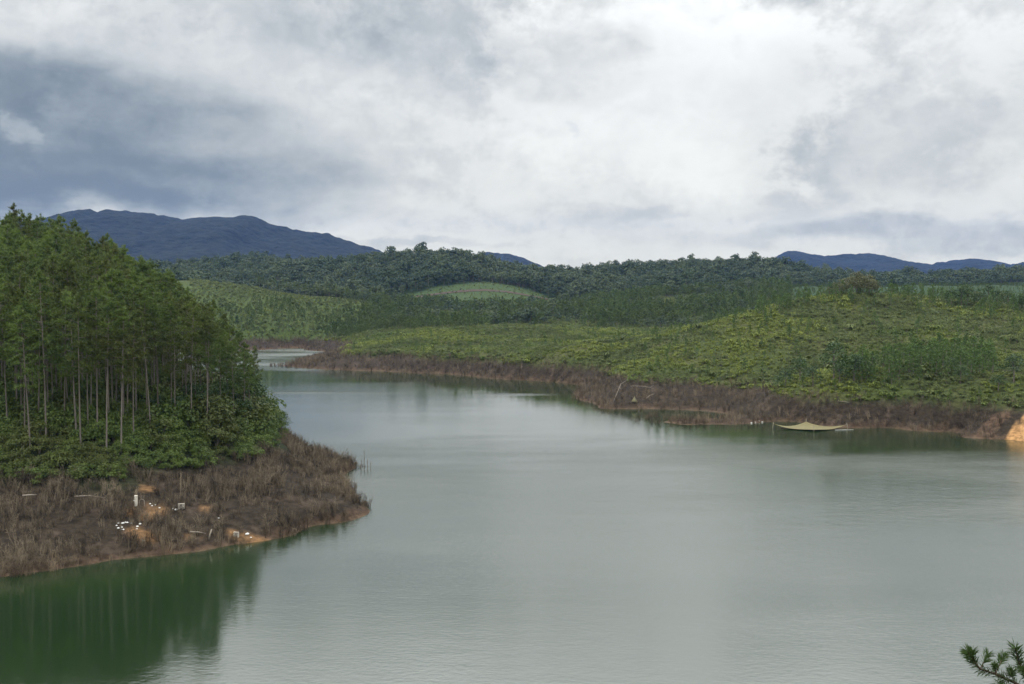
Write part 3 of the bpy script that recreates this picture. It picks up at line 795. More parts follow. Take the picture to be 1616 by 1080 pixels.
# ---- dead brush on the drawdown band
deads = [dead_shrub(300 + k, 1.5 + 0.25 * (k % 3), 10 + k % 4) for k in range(7)]
def band_points(x0, x1, y0, y1, sp, pxlo, pxhi):
    x, y = jgrid(x0, x1, y0, y1, sp); P, px, py = place(x, y, 0.05)
    nn = fbm(x / 7, y / 7, 71)
    ok = (P[:, 2] + nn * 2.0 < ZB + 0.4) & (P[:, 2] > -0.7) & (px > pxlo) & (px < pxhi)
    gap = fbm(x / 5, y / 5, 81)
    ok &= rng.random(len(x)) < np.clip(0.62 + gap * 3.0, 0.08, 1) * np.where(P[:, 2] < -0.3, 0.25, 1) * np.where(P[:, 2] < 0.0, 0.6, np.where(P[:, 2] < 1.6, 1.8, 1))
    for c, r in zip(ORANGE, OR_R): ok &= np.hypot(x - c[0], (y - c[1]) * 0.8) > r * 0.6
    ok &= ~(in_poly(px, py, [(1566, 700), (1580, 668), (1600, 652), (1625, 642), (1800, 650), (1800, 760), (1616, 712)]) & (y < 330))
    return P[ok], px[ok], py[ok]
P, px, py = band_points(-130, -15, 100, 260, 0.78, -60, 640)
order = np.argsort(P[:, 1] + np.where(px > 0, 0, 1e4)); P = P[order]
counts['dead_left'] = len(P)
scl = rng.uniform(0.45, 1.1, len(P)) * (1 + 0.9 * np.clip(fbm(P[:, 0] / 4, P[:, 1] / 4, 83) * 2, -0.4, 0.7)); ro = rots(len(P), 0.18); ix = rng.integers(0, 7, len(P))
scl = scl * np.where((px[order] > 430) & (P[:, 1] > 176), 0.95, 1.0)
for i in range(255):
    o = link('dead_shrub', deads[ix[i]], label='dry leafless brown shrub on the bare bank beside the near waterline', category='dead shrub', group='dead shrubs on the near left bank')
    o.location = P[i]; o.rotation_euler = ro[i]; o.scale = (scl[i],) * 3
scatter('dead_brush', deads, P[255:], scl[255:], ro[255:], ix[255:], label='dry brown brush covering the left bank below the shrubs', category='dead brush')
P1, a1, _ = band_points(-180, 330, 225, 520, 1.5, 425, 1720)
P2, a2, _ = band_points(-330, -60, 500, 680, 2.2, 300, 560)
P = np.concatenate([P1, P2]); counts['dead_far'] = len(P)
scatter('dead_brush', deads, P, rng.uniform(0.6, 1.3, len(P)), rots(len(P), 0.15), rng.integers(0, 7, len(P)), label='grey brown brush along the far shores of the lake', category='dead brush')

# ---- right hill and peninsula: fern and low scrub
ferns = [fern(400 + k, 1.0, 1.0, 26) for k in range(4)] + [bush(420 + k, 1.7, 1.1, M_FERN, 5, 20, 0.26) for k in range(3)]
scrub = [fern(430 + k, 1.0, 1.0, 26, M_SCRUB) for k in range(2)] + [bush(440 + k, 2.0, 1.5, M_SCRUB, 6, 26, 0.27) for k in range(4)]
cover = ferns + scrub
x, y = jgrid(-190, 330, 232, 640, 1.18)
P, px, py = place(x, y, 0.1)
nn = fbm(x / 7, y / 7, 71)
ok = (P[:, 2] + nn * 2.0 > ZB - 0.4) & (px > 425) & (px < 1720) & (rng.random(len(x)) < 0.92 + 1.3 * fbm(x / 6, y / 6, 92))
P, px, py = P[ok], px[ok], py[ok]; counts['fern'] = len(P)
gl = np.clip(np.exp(rng.normal(size=len(P)) * 0.38) * 0.62, 0.25, 1.9) * (1 + 1.1 * np.clip(fbm(P[:, 0] / 8, P[:, 1] / 8, 91), -0.5, 0.6))
wild = sstep(-0.12, 0.12, fbm(P[:, 0] / 16, P[:, 1] / 16, 93) + 0.16 * sstep(1250, 1450, px) - 0.06 - 0.20 * sstep(596, 622, py) + 0.05 * sstep(1000, 700, px))
ix = np.where(rng.random(len(P)) < wild, 7 + rng.integers(0, 6, len(P)), rng.integers(0, 7, len(P)))
scatter('fern_cover', cover, P, gl, rots(len(P), 0.12), ix, label='yellow green fern and grey green scrub covering the right hill and the peninsula', category='scrub')
# far left slope cover
x, y = jgrid(-420, 330, 600, 1080, 3.4)
P, px, py = place(x, y, 0.1)
ok = (P[:, 2] > ZB) & (px > 300) & (px < 1250) & ((y < 860) | (in_poly(px, py, MEADOW) & (rng.random(len(x)) < 0.30)))
P = P[ok]; counts['slope'] = len(P)
scatter('scrub_cover', cover, P, np.where(P[:, 1] > 860, 0.7, 1.0) * rng.uniform(0.8, 2.0, len(P)), rots(len(P), 0.12), rng.integers(5, 13, len(P)), label='low green scrub on the slope behind the far bay', category='scrub')

# ---- young pines
yp = [young_pine(500 + k, 5.0) for k in range(5)]
cand = []
def add_y(x0, x1, y0, y1, sp, keep, smin, smax, tag):
    x, y = jgrid(x0, x1, y0, y1, sp); P, px, py = place(x, y, 0.1)
    ok = (P[:, 2] > ZB + 0.3) & keep(x, y, P[:, 2], px, py)
    for p in P[ok]: cand.append((p, rng.uniform(smin, smax), tag))
CREST = [(1180, 500), (1260, 470), (1350, 452), (1450, 460), (1616, 480), (1720, 490), (1720, 512), (1560, 505), (1450, 492), (1350, 490), (1280, 488), (1200, 508)]
LOWER = [(1320, 590), (1400, 575), (1480, 560), (1570, 560), (1570, 595), (1480, 610), (1400, 612), (1330, 610)]
LEFTS = [(980, 520), (1200, 480), (1260, 520), (1180, 600), (1000, 600), (960, 560)]
add_y(60, 330, 330, 450, 5.4, lambda x, y, z, px, py: in_poly(px, py, CREST) & (fbm(x / 18, y / 18, 94) > -0.1), 0.6, 1.35, 'c')
add_y(60, 330, 250, 360, 3.6, lambda x, y, z, px, py: in_poly(px, py, LOWER), 0.9, 1.45, 'l')
add_y(20, 160, 280, 440, 9.0, lambda x, y, z, px, py: in_poly(px, py, LEFTS), 0.5, 1.0, 's')
add_y(60, 330, 250, 400, 12.0, lambda x, y, z, px, py: (px > 1180) & (px < 1640), 0.5, 1.0, 's')
add_y(-150, 120, 440, 560, 12.0, lambda x, y, z, px, py: (px > 520) & (px < 1050), 0.4, 0.85, 's')
cand.sort(key=lambda c: c[0][1] / c[1])
counts['young'] = len(cand)
YL = {'c': ('young pine in the belt along the crest of the right hill', 'young pines on the crest of the right hill'),
      'l': ('dark green young pine in the patch low on the right hill', 'young pines low on the right hill'),
      's': ('small young pine scattered alone in the yellow green scrub', 'scattered young pines')}
for i, (p, s, tg) in enumerate(cand[:300]):
    o = link('young_pine', yp[i % 5], label=YL[tg][0], category='young pine', group=YL[tg][1])
    o.location = p; o.rotation_euler = (0, 0, rng.random() * 6.28); o.scale = (s * 1.1, s * 1.1, s)
late = cand[300:]
# pine plantations beyond
yf = [young_pine(520 + k, 9.0, M_PLANT, 2.6, 12, 4, 3, 1.1, 0.6, 0.25) for k in range(4)]
def stand(x0, x1, y0, y1, sp, keep):
    x, y = jgrid(x0, x1, y0, y1, sp); P, px, py = place(x, y, 0.1)
    return P[(P[:, 2] > ZB + 0.3) & keep(px, py, y, x)]
def jit_meadow(px, py, x, y): return in_poly(px + fbm(x / 22, y / 22, 43) * 50, py + fbm(x / 22, y / 22, 44) * 14 + 3, MEADOW) & (y > 850)
A1 = stand(-190, 290, 560, 985, 5.2, lambda px, py, y, x: (px + fbm(x / 30, y / 30, 45) * 220 > 560) & (px < 1250) & (fbm(x / 45, y / 45, 95) + 0.20 * sstep(560, 640, y) + 0.12 * sstep(700, 850, y) > 0.14 + 0.12 * rng.random(len(x))) & ~jit_meadow(px, py, x, y))
A2 = stand(-420, -60, 610, 800, 5.5, lambda px, py, y, x: (px > 300) & (px < 680) & (py > 474) & (fbm(x / 35, y / 35, 96) > 0.10 - 0.28 * sstep(482, 515, py)))
A3 = stand(130, 640, 560, 1130, 6.0, lambda px, py, y, x: (px > 1060) & (px < 1720))
P = np.concatenate([A1, A2, A3]); counts['plant'] = len(P)
sc = rng.uniform(0.45, 1.2, len(P)) * (1 + 0.7 * fbm(P[:, 0] / 30, P[:, 1] / 30, 97)); sc[len(A1):len(A1) + len(A2)] *= 0.65; sc[len(A1) + len(A2):] *= np.where(A3[:, 1] > 780, 0.36, 0.5)
scatter('pine_plantation', yf, P, sc, rots(len(P), 0.03), rng.integers(0, 4, len(P)), label='young pine plantations filling the valley behind the peninsula', category='plantation')
if late:
    P = np.array([c[0] for c in late]); s = np.array([c[1] for c in late])
    scatter('pine_saplings', yp, P, s, rots(len(P), 0.03), rng.integers(0, 5, len(P)), label='more young pines further back on the hill', category='saplings')

# ---- forested ridges
fr = [broadleaf_single(600 + k, 12, 11.0, M_FOREST, 9, 42, 1.12) for k in range(6)]
x, y = jgrid(-800, 900, 880, 1640, 7.4)
P, px, py = place(x, y, 0.3)
ok = (px > 180) & (px < 1720) & ~(in_poly(px, py, MEADOW) & (y < 1085))
PL = [(1090, 476), (1150, 452), (1330, 447), (1616, 441), (1720, 441), (1720, 480), (1300, 480)]
ok &= ~(in_poly(px, py, PL) & (y < 1150))
ok &= (y > 980 + 60 * fbm(x / 60, y / 60, 98)) | (px < 620)
P = P[ok]
x, y = jgrid(-190, 290, 640, 985, 9.0); Q, qx, qy = place(x, y, 0.2)
Q = Q[(qx > 540) & (qx < 1230) & (fbm(x / 38, y / 38, 99) > 0.02) & ~jit_meadow(qx, qy, x, y)]
nf = len(P); P = np.concatenate([P, Q]); counts['forest'] = len(P)
sc = np.clip(np.exp(rng.normal(size=len(P)) * 0.26) * 0.85, 0.45, 1.5) * (1 + 0.8 * fbm(P[:, 0] / 45, P[:, 1] / 45, 101)); sc[nf:] *= 0.62
scatter('forest', fr, P, np.stack([sc * rng.uniform(0.85, 1.2, len(P)), sc * rng.uniform(0.85, 1.2, len(P)), sc * rng.uniform(0.8, 1.25, len(P))], -1), rots(len(P), 0.05),
        rng.integers(0, 6, len(P)), label='dense dark broadleaf forest on the ridges behind the lake', category='forest')

# ---- broadleaf trees one can tell apart
bt = [broadleaf_parts(700 + k, 8.0, 7.0, (M_OLIVE, M_DARKLEAF, M_DARKLEAF)[k % 3], 11, 75, 0.38) for k in range(6)]
def put_tree(px, py, Y, s, k, label, group=None, z=None):
    x = at_y(px, py, Y)[0]; zz = float(height(np.array([x]), np.array([float(Y)]))[0])
    e = link('broadleaf_tree', None, label=label, category='tree')
    if group: e['group'] = group
    e.location = (x, Y, zz - 0.1); e.rotation_euler = (0, 0, rng.random() * 6.28); e.scale = (s, s, s * rng.uniform(0.9, 1.1))
    link('trunk', bt[k][0], e); link('crown', bt[k][1], e)
for px, Y, s in ((1308, 403, 0.55), (1325, 400, 0.8), (1347, 400, 1.05), (1357, 411, 1.3), (1367, 401, 1.0), (1376, 402, 0.9), (1318, 405, 0.75), (1330, 408, 0.9), (1342, 404, 1.0), (1352, 407, 1.25), (1362, 405, 1.15), (1372, 408, 1.1), (1381, 404, 0.85)):
    put_tree(px, 460, Y, s, int(px) % 2 * 3 % 6, 'olive crowned tree in the clump on top of the right hill', 'tree clump on the right hilltop')
for px in range(1505, 1660, 11):
    put_tree(px + rng.uniform(-4, 4), 490, 398 + rng.uniform(-6, 14), rng.uniform(0.75, 1.15), int(rng.integers(0, 6)), 'rounded dark tree in the row on the shoulder of the right hill', 'trees on the right shoulder of the hill')
for px, py, s in ((1240, 612, .6), (1262, 604, .75), (1283, 612, .6), (1316, 600, .95), (1325, 606, .7), (1348, 604, .7), (1356, 592, .55), (1228, 618, .5), (1500, 596, .5), (1516, 606, .55), (1600, 604, .8), (1575, 620, .5),
                  (1274, 471, .65)):
    g = None
    for Y in np.arange(245, 420, 1.0):
        q = at_y(px, py, Y)
        if q[2] <= float(height(np.array([q[0]]), np.array([Y]))[0]): g = Y; break
    if g: put_tree(px, py, g, s * 1.35, 1 + int(px) % 2, 'small dark bushy tree low on the right hill above the dead band' if py > 500 else 'lone dark tree standing on the left shoulder of the right hill', 'dark bushy trees low on the right hill' if py > 500 else None)

# tall pines in a row behind the crest of the far left slope
for k, px in enumerate(list(range(405, 560, 6))):
    Y = 800 + rng.uniform(0, 40)
    x = (px - 808) / F * Y
    z = float(height(np.array([x]), np.array([Y]))[0])
    put_pine((x, Y, z), k % 6, rng.uniform(10, 14), 'distant bare trunked pine in the row on the crest behind the far bay', 'row of pines behind the far bay')

# dark bushy trees at the right foot of the pine hill
for k, (px, Y, sc) in enumerate(((250, 172, .7), (285, 170, .8), (318, 176, .9), (345, 180, 1.0), (362, 184, 1.15), (378, 188, 1.2), (392, 193, 1.15), (404, 197, 1.05), (418, 199, .9), (432, 200, .75), (444, 196, .6), (385, 179, .8), (412, 186, .7), (428, 190, .6), (335, 172, .65), (300, 180, .9))):
    put_tree(px, 650, Y, sc, 1 + k % 2, 'dark leafy tree among the thicket at the right foot of the pine hill', 'dark trees at the foot of the pine hill')

# ------------------------------------------------------------------ dirt track round the meadow hill
def sight(px, py, y0, y1): return hit(px, py, y0, y1)
tr = []
tpx = np.linspace(640, 880, 49)
for px, py in zip(tpx, np.interp(tpx, [640, 670, 700, 730, 765, 800, 830, 858, 880], [472, 467.5, 463, 460, 458.5, 461, 466, 471.5, 477])):
    q = sight(px, py, 900, 1100)
    if q[1] > 905: tr.append(q)
V_, F_ = [], []
for i, q in enumerate(tr):
    for w in (-3.2, 3.2):
        yy = q[1] + w; V_.append((q[0], yy, float(height(np.array([q[0]]), np.array([yy]))[0]) + 0.35))
    if i: F_.append([2 * i - 2, 2 * i, 2 * i + 1, 2 * i - 1])
M_DIRT = plain_mat('track_dirt', (0.06, 0.045, 0.035), (0.13, 0.09, 0.065), 0.3, 0.95)
link('dirt_path', mesh_np('dirt_path', V_, F_, [M_DIRT]), kind='structure', label='dirt track curving across the meadow hill')

# ------------------------------------------------------------------ fishing lift net
M_NET = plain_mat('net_mesh', (0.12, 0.105, 0.05), (0.20, 0.175, 0.09), 1.2, 0.8)
M_POLE = plain_mat('bamboo', (0.19, 0.17, 0.12), (0.33, 0.30, 0.23), 3.0, 0.8)
def water_pt(px, Y, z): return np.array([(px - 808) / F * Y, Y, z])
cL, cB, cR, cF = water_pt(1224, 250.5, 1.05), water_pt(1274, 254.5, 1.15), water_pt(1336, 249.5, 0.85), water_pt(1287, 244.5, 0.35)
net = link('lift_net', None, label='tan fishing lift net slung between poles over the water by the far bank', category='fishing net')
ctr = (cL + cR + cB + cF) / 4; ctr[2] = 0; net.location = ctr
nn_ = 21; NV = []
for i in range(nn_):
    for j in range(nn_):
        u, v = i / (nn_ - 1), j / (nn_ - 1)
        p = (1 - u) * (1 - v) * cL + u * (1 - v) * cB + u * v * cR + (1 - u) * v * cF
        sag = 1.5 * (1 - (2 * u - 1) ** 4 * (2 * v - 1) ** 4) * (0.45 + 0.55 * math.sin(math.pi * u) * math.sin(math.pi * v)) * (min(1, 4 * min(max(u, 1 - u), 1) * 0.5))
        edge_ = max(abs(2 * u - 1), abs(2 * v - 1)); corner = (abs(2 * u - 1) * abs(2 * v - 1)) ** 2
        z = p[2] * (0.25 + 0.75 * corner) * (0.15 + 0.85 * edge_ ** 2) + 0.05
        NV.append((p[0] - ctr[0], p[1] - ctr[1], max(z, 0.05) + 0.03 * math.sin(9 * u) * math.sin(8 * v) * edge_))
NF = [[i * nn_ + j, (i + 1) * nn_ + j, (i + 1) * nn_ + j + 1, i * nn_ + j + 1] for i in range(nn_ - 1) for j in range(nn_ - 1)]
ns_ = link('net_sheet', mesh_np('net_sheet', NV, NF, [M_NET], None, True), net)
sd_ = ns_.modifiers.new('thickness', 'SOLIDIFY'); sd_.thickness = 0.03
for c, hgt, lx in ((cL, 1.5, -0.5), (cB, 1.9, 0.1), (cR, 1.5, 0.9), (cF, 1.5, 0.0)):
    mb = MB(); q = c - ctr
    mb.tube([(q[0] + lx, q[1] + 0.2, -3.0), (q[0] + lx * 0.7, q[1] + 0.1, 0.4), (q[0] + lx * 0.5, q[1], hgt)], [0.09, 0.08, 0.06], 6, 0, 0.6, True)
    link('pole', mb.mesh('pole', [M_POLE], True), net)
    mb = MB(); mb.tube([(q[0] + lx * 0.5, q[1], hgt - 0.2), (q[0], q[1], c[2] + 0.05)], [0.03, 0.03], 4)
    link('rope', mb.mesh('rope', [M_POLE]), net)
mb = MB(); e = cR - ctr
mb.tube([(e[0] - 3.5, e[1] - 3.0, 0.08), (e[0] - 1.0, e[1] - 2.6, 0.1), (e[0] + 1.4, e[1] - 2.2, 0.12)], [0.05, 0.06, 0.04], 5, 0, 0.3, True)
o = link('float_pole', mb.mesh('float_pole', [M_WHITE], True), label='pale pole floating on the water at the right end of the net', category='pole'); o.location = ctr
mb = MB()
for k, (a, bq) in enumerate(((1186, 668.5), (1192, 667.5), (1197, 666.5), (1203, 667))):
    q = at_z(a, bq, 0.0); mb.box((q[0] - at_z(1195, 667, 0)[0], q[1] - at_z(1195, 667, 0)[1], 0.12), (0.35 + 0.2 * (k == 2), 0.3, 0.25 + 0.3 * (k == 2)), 0, 0.8, k, 0.05)
o = link('net_floats', mb.mesh('net_floats', [M_WHITE]), label='short line of pale floats on the water left of the lift net', category='floats'); o.location = at_z(1195, 667, 0)

# conical net hung to dry on the bank
q = hit(1001, 636)
hn = link('hanging_net', None, label='pale yellowish net hung in a cone from a stake on the dead bank', category='hanging net'); hn.location = q; hn.scale = (0.75, 0.75, 0.8)
mb = MB(); mb.tube([(0, 0, -0.4), (0.05, 0, 2.7)], [0.06, 0.04], 5, 0, 0.6, True); link('stake', mb.mesh('stake', [M_POLE]), hn)
V_, F_ = [(0.04, 0, 2.3)], []
for rr, zz in ((0.22, 1.7), (0.7, 0.9), (1.15, 0.05)):
    for j in range(14):
        a = j * 2 * math.pi / 14; k = rr * (1 + 0.22 * math.cos(a * 4)); V_.append((k * math.cos(a), k * math.sin(a), zz + 0.1 * math.sin(a * 3)))
for j in range(14): F_.append([0, 1 + j, 1 + (j + 1) % 14])
for r_ in range(2):
    for j in range(14): a = 1 + r_ * 14 + j; c = 1 + r_ * 14 + (j + 1) % 14; F_.append([a, a + 14, c + 14, c])
M_NET2 = plain_mat('dry_net', (0.14, 0.13, 0.075), (0.25, 0.235, 0.14), 2.0, 0.85)
o = link('net', mesh_np('net', V_, F_, [M_NET2], None, True), hn); md = o.modifiers.new('thickness', 'SOLIDIFY'); md.thickness = 0.03

# ------------------------------------------------------------------ fallen and leaning dead trunks
def log(name, a, b, rad, label, branches=3, lift=0.25, cat='dead trunk', y0=100.0):
    p = hit(*a, y0=y0); q = hit(*b, y0=y0); p = p + np.array([0, 0, lift]); q = q + np.array([0, 0, lift])
    mb = MB(); d = q - p; L = np.linalg.norm(d)
    mid = p + d * 0.5 + np.array([0, 0, 0.04 * L]) + rng.normal(size=3) * 0.02 * L
    mb.tube([np.zeros(3), mid - p, d], [rad, rad * 0.8, rad * 0.35], 6, 0, 0.5, True)
    for k in range(branches):
        f = 0.35 + 0.55 * rng.random(); sdir = rdir(1, rng)[0]; sdir[2] = abs(sdir[2]); e = d * f
        mb.spike(e, e + d / L * 0.15 * L + sdir * L * 0.22, rad * 0.4)
    o = link(name, mb.mesh(name, [M_WOOD], True), label=label, category=cat); o.location = p
log('fallen_trunk', (968, 637), (993, 601), 0.10, 'long bleached trunk fallen down the dead bank left of the hung net', 5, 0.5)
log('fallen_trunk', (1020, 632), (1031, 624), 0.13, 'short pale trunk leaning on the dead bank right of the hung net', 2, 0.4)
log('fallen_trunk', (995, 612), (1032, 616), 0.09, 'thin pale trunk lying level near the top of the dead bank', 4, 0.5)
log('fallen_trunk', (1322, 637), (1342, 640), 0.10, 'pale log lying along the upper edge of the dead bank behind the lift net', 1, 0.4)
log('fallen_trunk', (36, 792), (58, 790), 0.14, 'pale log lying level in the dark brush at the far left', 1, 0.7)
log('fallen_trunk', (118, 792), (166, 794), 0.10, 'long thin pale log lying in the dark brush left of the white post', 1, 0.7)
log('fallen_trunk', (300, 845), (325, 848), 0.11, 'weathered log at the edge of the bare soil near the waterline', 2, 0.4)

def upright(name, px, py, hgt, rad, label, mat, lean=(0, 0), cat='post', n=6):
    q = hit(px, py); mb = MB()
    mb.tube([(0, 0, -0.4), (lean[0] * .5, lean[1] * .5, hgt * .5), (lean[0], lean[1], hgt)], [rad, rad * 0.8, rad * 0.6], n, 0, 0.6, True)
    o = link(name, mb.mesh(name, [mat], True), label=label, category=cat); o.location = q
upright('dead_sapling', 285, 794, 4.2, 0.06, 'tall thin dead stem standing behind the broken concrete block', M_TWIG, (0.1, 0), 'dead tree')
upright('stump', 329, 852, 1.3, 0.14, 'short pale stump leaning to the right by the waterline soil', M_WOOD, (0.45, 0), 'stump')
for px, py, h_ in ((575, 742, 4.0), (570, 741, 2.6), (580, 741, 2.4), (585, 742, 1.8)):
    q = at_z(px, py, 0.0); mb = MB()
    for k in range(9):
        a = rng.random() * 6.28; f = rng.random()
        mb.spike((0, 0, -0.6) if k == 0 else (0, 0, h_ * f * 0.8), (0, 0, h_) if k == 0 else (math.cos(a) * 0.5 * (1.1 - f), math.sin(a) * 0.5 * (1.1 - f), h_ * (f * 0.8 + 0.25)), 0.07 if k == 0 else 0.04, 0, 0.5)
    o = link('dead_sapling', mb.mesh('dead_sapling', [M_TWIG]), label={4.0: 'tallest dead sapling standing in the water off the headland tip', 2.6: 'dead sapling in the water just left of the tallest one', 2.4: 'dead sapling in the water just right of the tallest one', 1.8: 'smallest dead sapling in the water, farthest out from the headland'}[h_], category='dead sapling')
    o.location = q

# white post and broken concrete on the left bank
q = hit(215, 800); mb = MB(); mb.box((0, 0, 0.55), (0.36, 0.34, 1.6), 0, 0.95, 0.2, 0.03); mb.box((0, 0, 1.38), (0.42, 0.40, 0.08), 0, 0.7, 0.2, 0.02)
o = link('white_post', mb.mesh('white_post', [M_CONC]), label='square white post standing above the orange soil patch', category='post'); o.location = q
q = hit(224, 800); wf = link('pipe_frame', None, label='small grey bent pipe frame right of the white post', category='frame'); wf.location = q
mb = MB(); mb.tube([(-0.35, 0, -0.2), (-0.33, 0, 0.8), (0, 0, 1.0), (0.33, 0, 0.8), (0.35, 0, -0.2)], [0.035] * 5, 5, 0, 0.4); link('pipe', mb.mesh('pipe', [M_WOOD], True), wf)
def ruin(px, py, label, s=1.0, rot=0.2):
    q = hit(px, py); e = link('concrete_ruin', None, label=label, category='concrete block'); e.location = q; e.rotation_euler[2] = rot
    for x0 in (-0.42 * s, 0.42 * s):
        mb = MB(); mb.box((x0, 0, 0.35 * s), (0.3 * s, 0.4 * s, 1.3 * s), 0, 0.5, 0, 0.04); link('upright', mb.mesh('upright', [M_CONC]), e)
    mb = MB(); mb.box((0, 0, 0.92 * s), (1.1 * s, 0.36 * s, 0.16 * s), 0, 0.6, 0, 0.03); link('lintel', mb.mesh('lintel', [M_CONC]), e)
    mb = MB(); mb.box((0.02, 0.12 * s, 0.3 * s), (0.5 * s, 0.1 * s, 1.0 * s), 0, 0.25, 0, 0.03); link('infill', mb.mesh('infill', [M_CONC]), e)
ruin(286, 803, 'broken square concrete block on the bank below the thin dead stem', 0.72)
ruin(373, 849, 'low concrete remains beside the waterline near the headland', 0.6, -0.1)

# scraps of white litter
def scrap(seed, sz):
    r = np.random.default_rng(seed); mb = MB(); k = 8; rings = []
    for z, f in ((0.0, 0.8), (0.35, 1.0), (0.7, 0.6)):
        rings.append([(f * sz * (0.7 + 0.5 * r.random()) * math.cos(a), 0.75 * f * sz * (0.7 + 0.5 * r.random()) * math.sin(a), z * sz * (0.7 + 0.4 * r.random())) for a in np.arange(k) * 2 * math.pi / k])
    for a in range(2):
        for j in range(k): mb.face([rings[a][j], rings[a][(j + 1) % k], rings[a + 1][(j + 1) % k], rings[a + 1][j]], 0, 0.5 + 0.5 * r.random())
    mb.face(rings[2], 0, 0.9); return mb.mesh('litter_bag', [M_WHITE])
scr = [scrap(800 + k, 0.24) for k in range(5)]
ring = ((184, 827), (187, 824), (192, 830), (194, 825), (198, 823), (201, 822), (207, 823), (187, 832), (191, 834), (195, 833), (217, 829), (221, 825), (216, 832))
for k, (a, bq) in enumerate(ring):
    o = link('litter_bag', scr[k % 5], label='scrap of white litter in the arc on the dark bank below the white post', category='litter', group='white litter in an arc'); o.location = hit(a, bq + 4); o.rotation_euler = (0, 0, k * 1.3); o.scale = (0.6 + 0.12 * (k % 4),) * 3
for k, (a, bq, lb) in enumerate(((237, 793, 'scrap of white litter just right of the white post'), (240, 796, 'second scrap of white litter right of the white post'), (245, 795, 'third scrap of white litter right of the white post'),
        (252, 799, 'white scrap at the right end of the upper orange soil patch'), (212, 788, 'white scrap behind the top of the white post'), (278, 803, 'large white bag left of the broken concrete block'), (273, 800, 'small white scrap farther left of the broken concrete block'),
        (226, 850, 'white scrap alone in the lower orange soil patch'), (390, 843, 'white block right of the low concrete remains'), (396, 845, 'second white block right of the low concrete remains'), (345, 815, 'tiny white scrap in the brush in the middle of the bank'))):
    o = link('litter_bag', scr[k % 5], label=lb, category='litter'); o.location = hit(a, bq + 4); o.rotation_euler = (0, 0, k * 0.9); o.scale = (1.2 if k in (5, 8) else 0.7,) * 3

# ------------------------------------------------------------------ pine beside the viewpoint, only its top in view
M_NEAR = leaf_mat('near_needles', (0.022, 0.050, 0.014), (0.085, 0.130, 0.032), None, 0.05, 0.45, 0.25)
M_NBARK = plain_mat('near_bark', (0.05, 0.035, 0.025), (0.13, 0.095, 0.07), 6.0, 0.9, 0.3)
TB = np.array([8.75, 15.9, 0.0]); TB[2] = float(near_h(np.array([TB[0]]), np.array([TB[1]]))[0]) - 0.1
npine = link('pine_tree', None, label='top of a near pine with long needle tufts poking up at the lower right corner', category='pine tree'); npine.location = TB
r = np.random.default_rng(77)
tk, nd = MB(), MB()
def sp_(px, py, Y): return at_y(px, py, Y) - TB
def shoot(p, q, rad, ln=0.20, dens=120, first=0.1):
    p = np.asarray(p, float); q = np.asarray(q, float); d = q - p; L = np.linalg.norm(d); dn = d / L
    tk.tube([p, (p + q) / 2, q], [rad, rad * 0.85, rad * 0.6], 5)
    for k in range(int(dens * L) + 8):
        f = first + (1 - first) * r.random() ** 0.8; c = p + d * min(1, f)
        v = r.normal(size=3); v -= dn * v.dot(dn); v /= np.linalg.norm(v)
        nd_ = v * (0.75 + 0.35 * r.random()) + dn * (0.65 + 0.6 * r.random()) + np.array([0, 0, 0.1]); nd_ /= np.linalg.norm(nd_)
        sdv = np.cross(nd_, r.normal(size=3)); sdv /= np.linalg.norm(sdv); l_ = ln * (0.7 + 0.5 * r.random()); w = 0.0045
        t = float(np.clip(0.45 + r.normal() * 0.25, 0, 1))
        nd.face([c - sdv * w, c + sdv * w, c + nd_ * l_ * 0.6 + sdv * w + np.array([0, 0, -0.004]), c + nd_ * l_ + np.array([0, 0, -0.02]), c + nd_ * l_ * 0.6 - sdv * w], 0, t)
top = sp_(1632, 1010, 15.9)
tk.tube([(0, 0, 0), (0.06, 0.02, top[2] * 0.35), (0.02, 0.05, top[2] * 0.7), top], [0.14, 0.11, 0.07, 0.022], 8)
shoot(top * 0.93, top + np.array([0, 0, 0.05]), 0.014, 0.2, 260)
J = [sp_(1626, 1092, 15.8), sp_(1600, 1077, 15.5), sp_(1571, 1064, 15.2), sp_(1547, 1056, 15.1), sp_(1535, 1043, 15.05)]
tk.tube(J, [0.028, 0.024, 0.02, 0.016, 0.013], 6)
for a, b in zip(J[1:], J[2:]): shoot(a, b, 0.012, 0.17, 170)
shoot(J[3], sp_(1527, 1029, 15.0), 0.011, 0.17, 330, 0.3)
shoot(J[4], sp_(1535, 1027, 15.1), 0.010, 0.15, 330, 0.3)
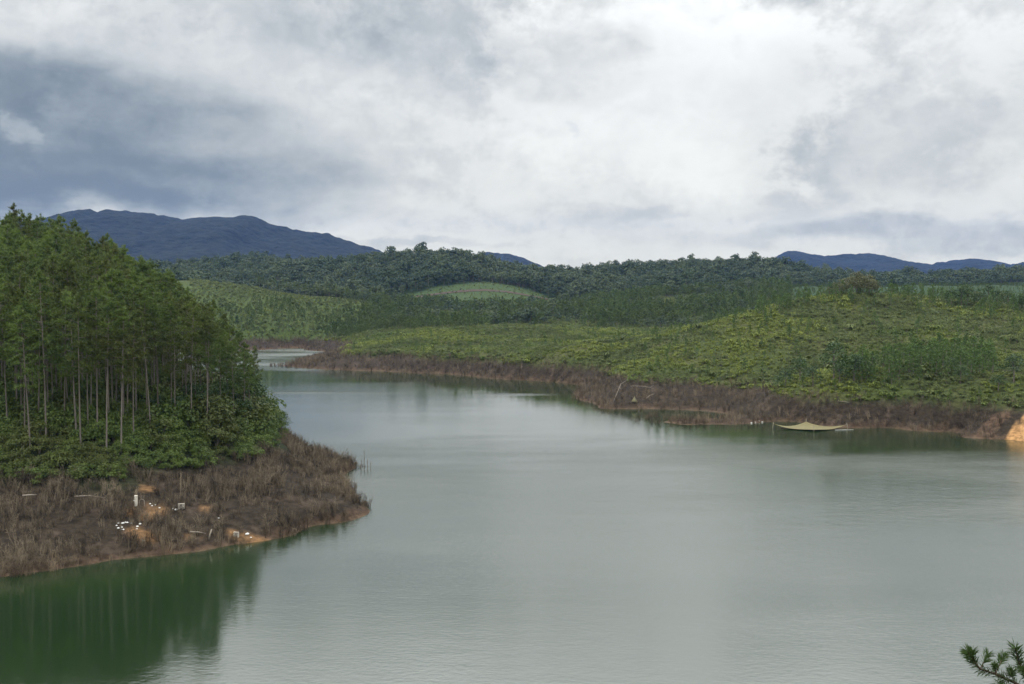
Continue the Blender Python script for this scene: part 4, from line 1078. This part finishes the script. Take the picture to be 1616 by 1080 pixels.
shoot(J[3], sp_(1559, 1033, 15.2), 0.010, 0.15, 280, 0.35)
shoot(J[2], sp_(1570, 1049, 15.0), 0.009, 0.11, 300, 0.4)
shoot(J[2], sp_(1584, 1034, 15.3), 0.010, 0.14, 260, 0.45)
J2 = [sp_(1640, 1095, 15.9), sp_(1618, 1066, 15.7), sp_(1608, 1046, 15.6)]
tk.tube(J2, [0.025, 0.02, 0.015], 6)
shoot(J2[1], J2[2], 0.012, 0.18, 200); shoot(J2[2], sp_(1602, 1023, 15.5), 0.012, 0.19, 360, 0.05)
shoot(J[1], sp_(1596, 1058, 15.3), 0.010, 0.14, 260, 0.3); shoot(J2[0], sp_(1614, 1058, 15.4), 0.01, 0.16, 240, 0.2)
for k in range(34):
    f = 0.30 + 0.62 * k / 34; a = k * 2.4; Lb = 2.3 * (1.0 - f) + 0.35
    c = np.array([0.04, 0.03, top[2] * f]); e = c + np.array([math.cos(a) * Lb, math.sin(a) * Lb, 0.3 * Lb])
    if e[2] > top[2] - 0.75: continue
    tk.tube([c, (c + e) / 2 + np.array([0, 0, -0.05]), e], [0.03, 0.02, 0.01], 4)
    for j in range(3):
        g = c + (e - c) * (0.55 + 0.2 * j); shoot(g, g + np.array([math.cos(a + j - 1) * 0.25, math.sin(a + j - 1) * 0.25, 0.22]), 0.009, 0.18, 120, 0.2)
link('trunk', tk.mesh('near_trunk', [M_NBARK], True), npine)
link('crown', nd.mesh('near_needles', [M_NEAR]), npine)

# ------------------------------------------------------------------ haze
hz, X, b = new_mat('haze')
X.N.remove(b)
pv = X.N.new('ShaderNodeVolumePrincipled')
pv.inputs['Color'].default_value = (0.17, 0.37, 0.97, 1)
pv.inputs['Density'].default_value = 0.000039
pv.inputs['Anisotropy'].default_value = 0.2
X.L.new(pv.outputs[0], X.N['Material Output'].inputs['Volume'])
hb = MB(); hb.box((0, 2850, 248), (9600, 6900, 512))
link('haze', hb.mesh('haze', [hz]), kind='stuff', label='thin blue haze over the whole valley')

print('COUNTS', counts)
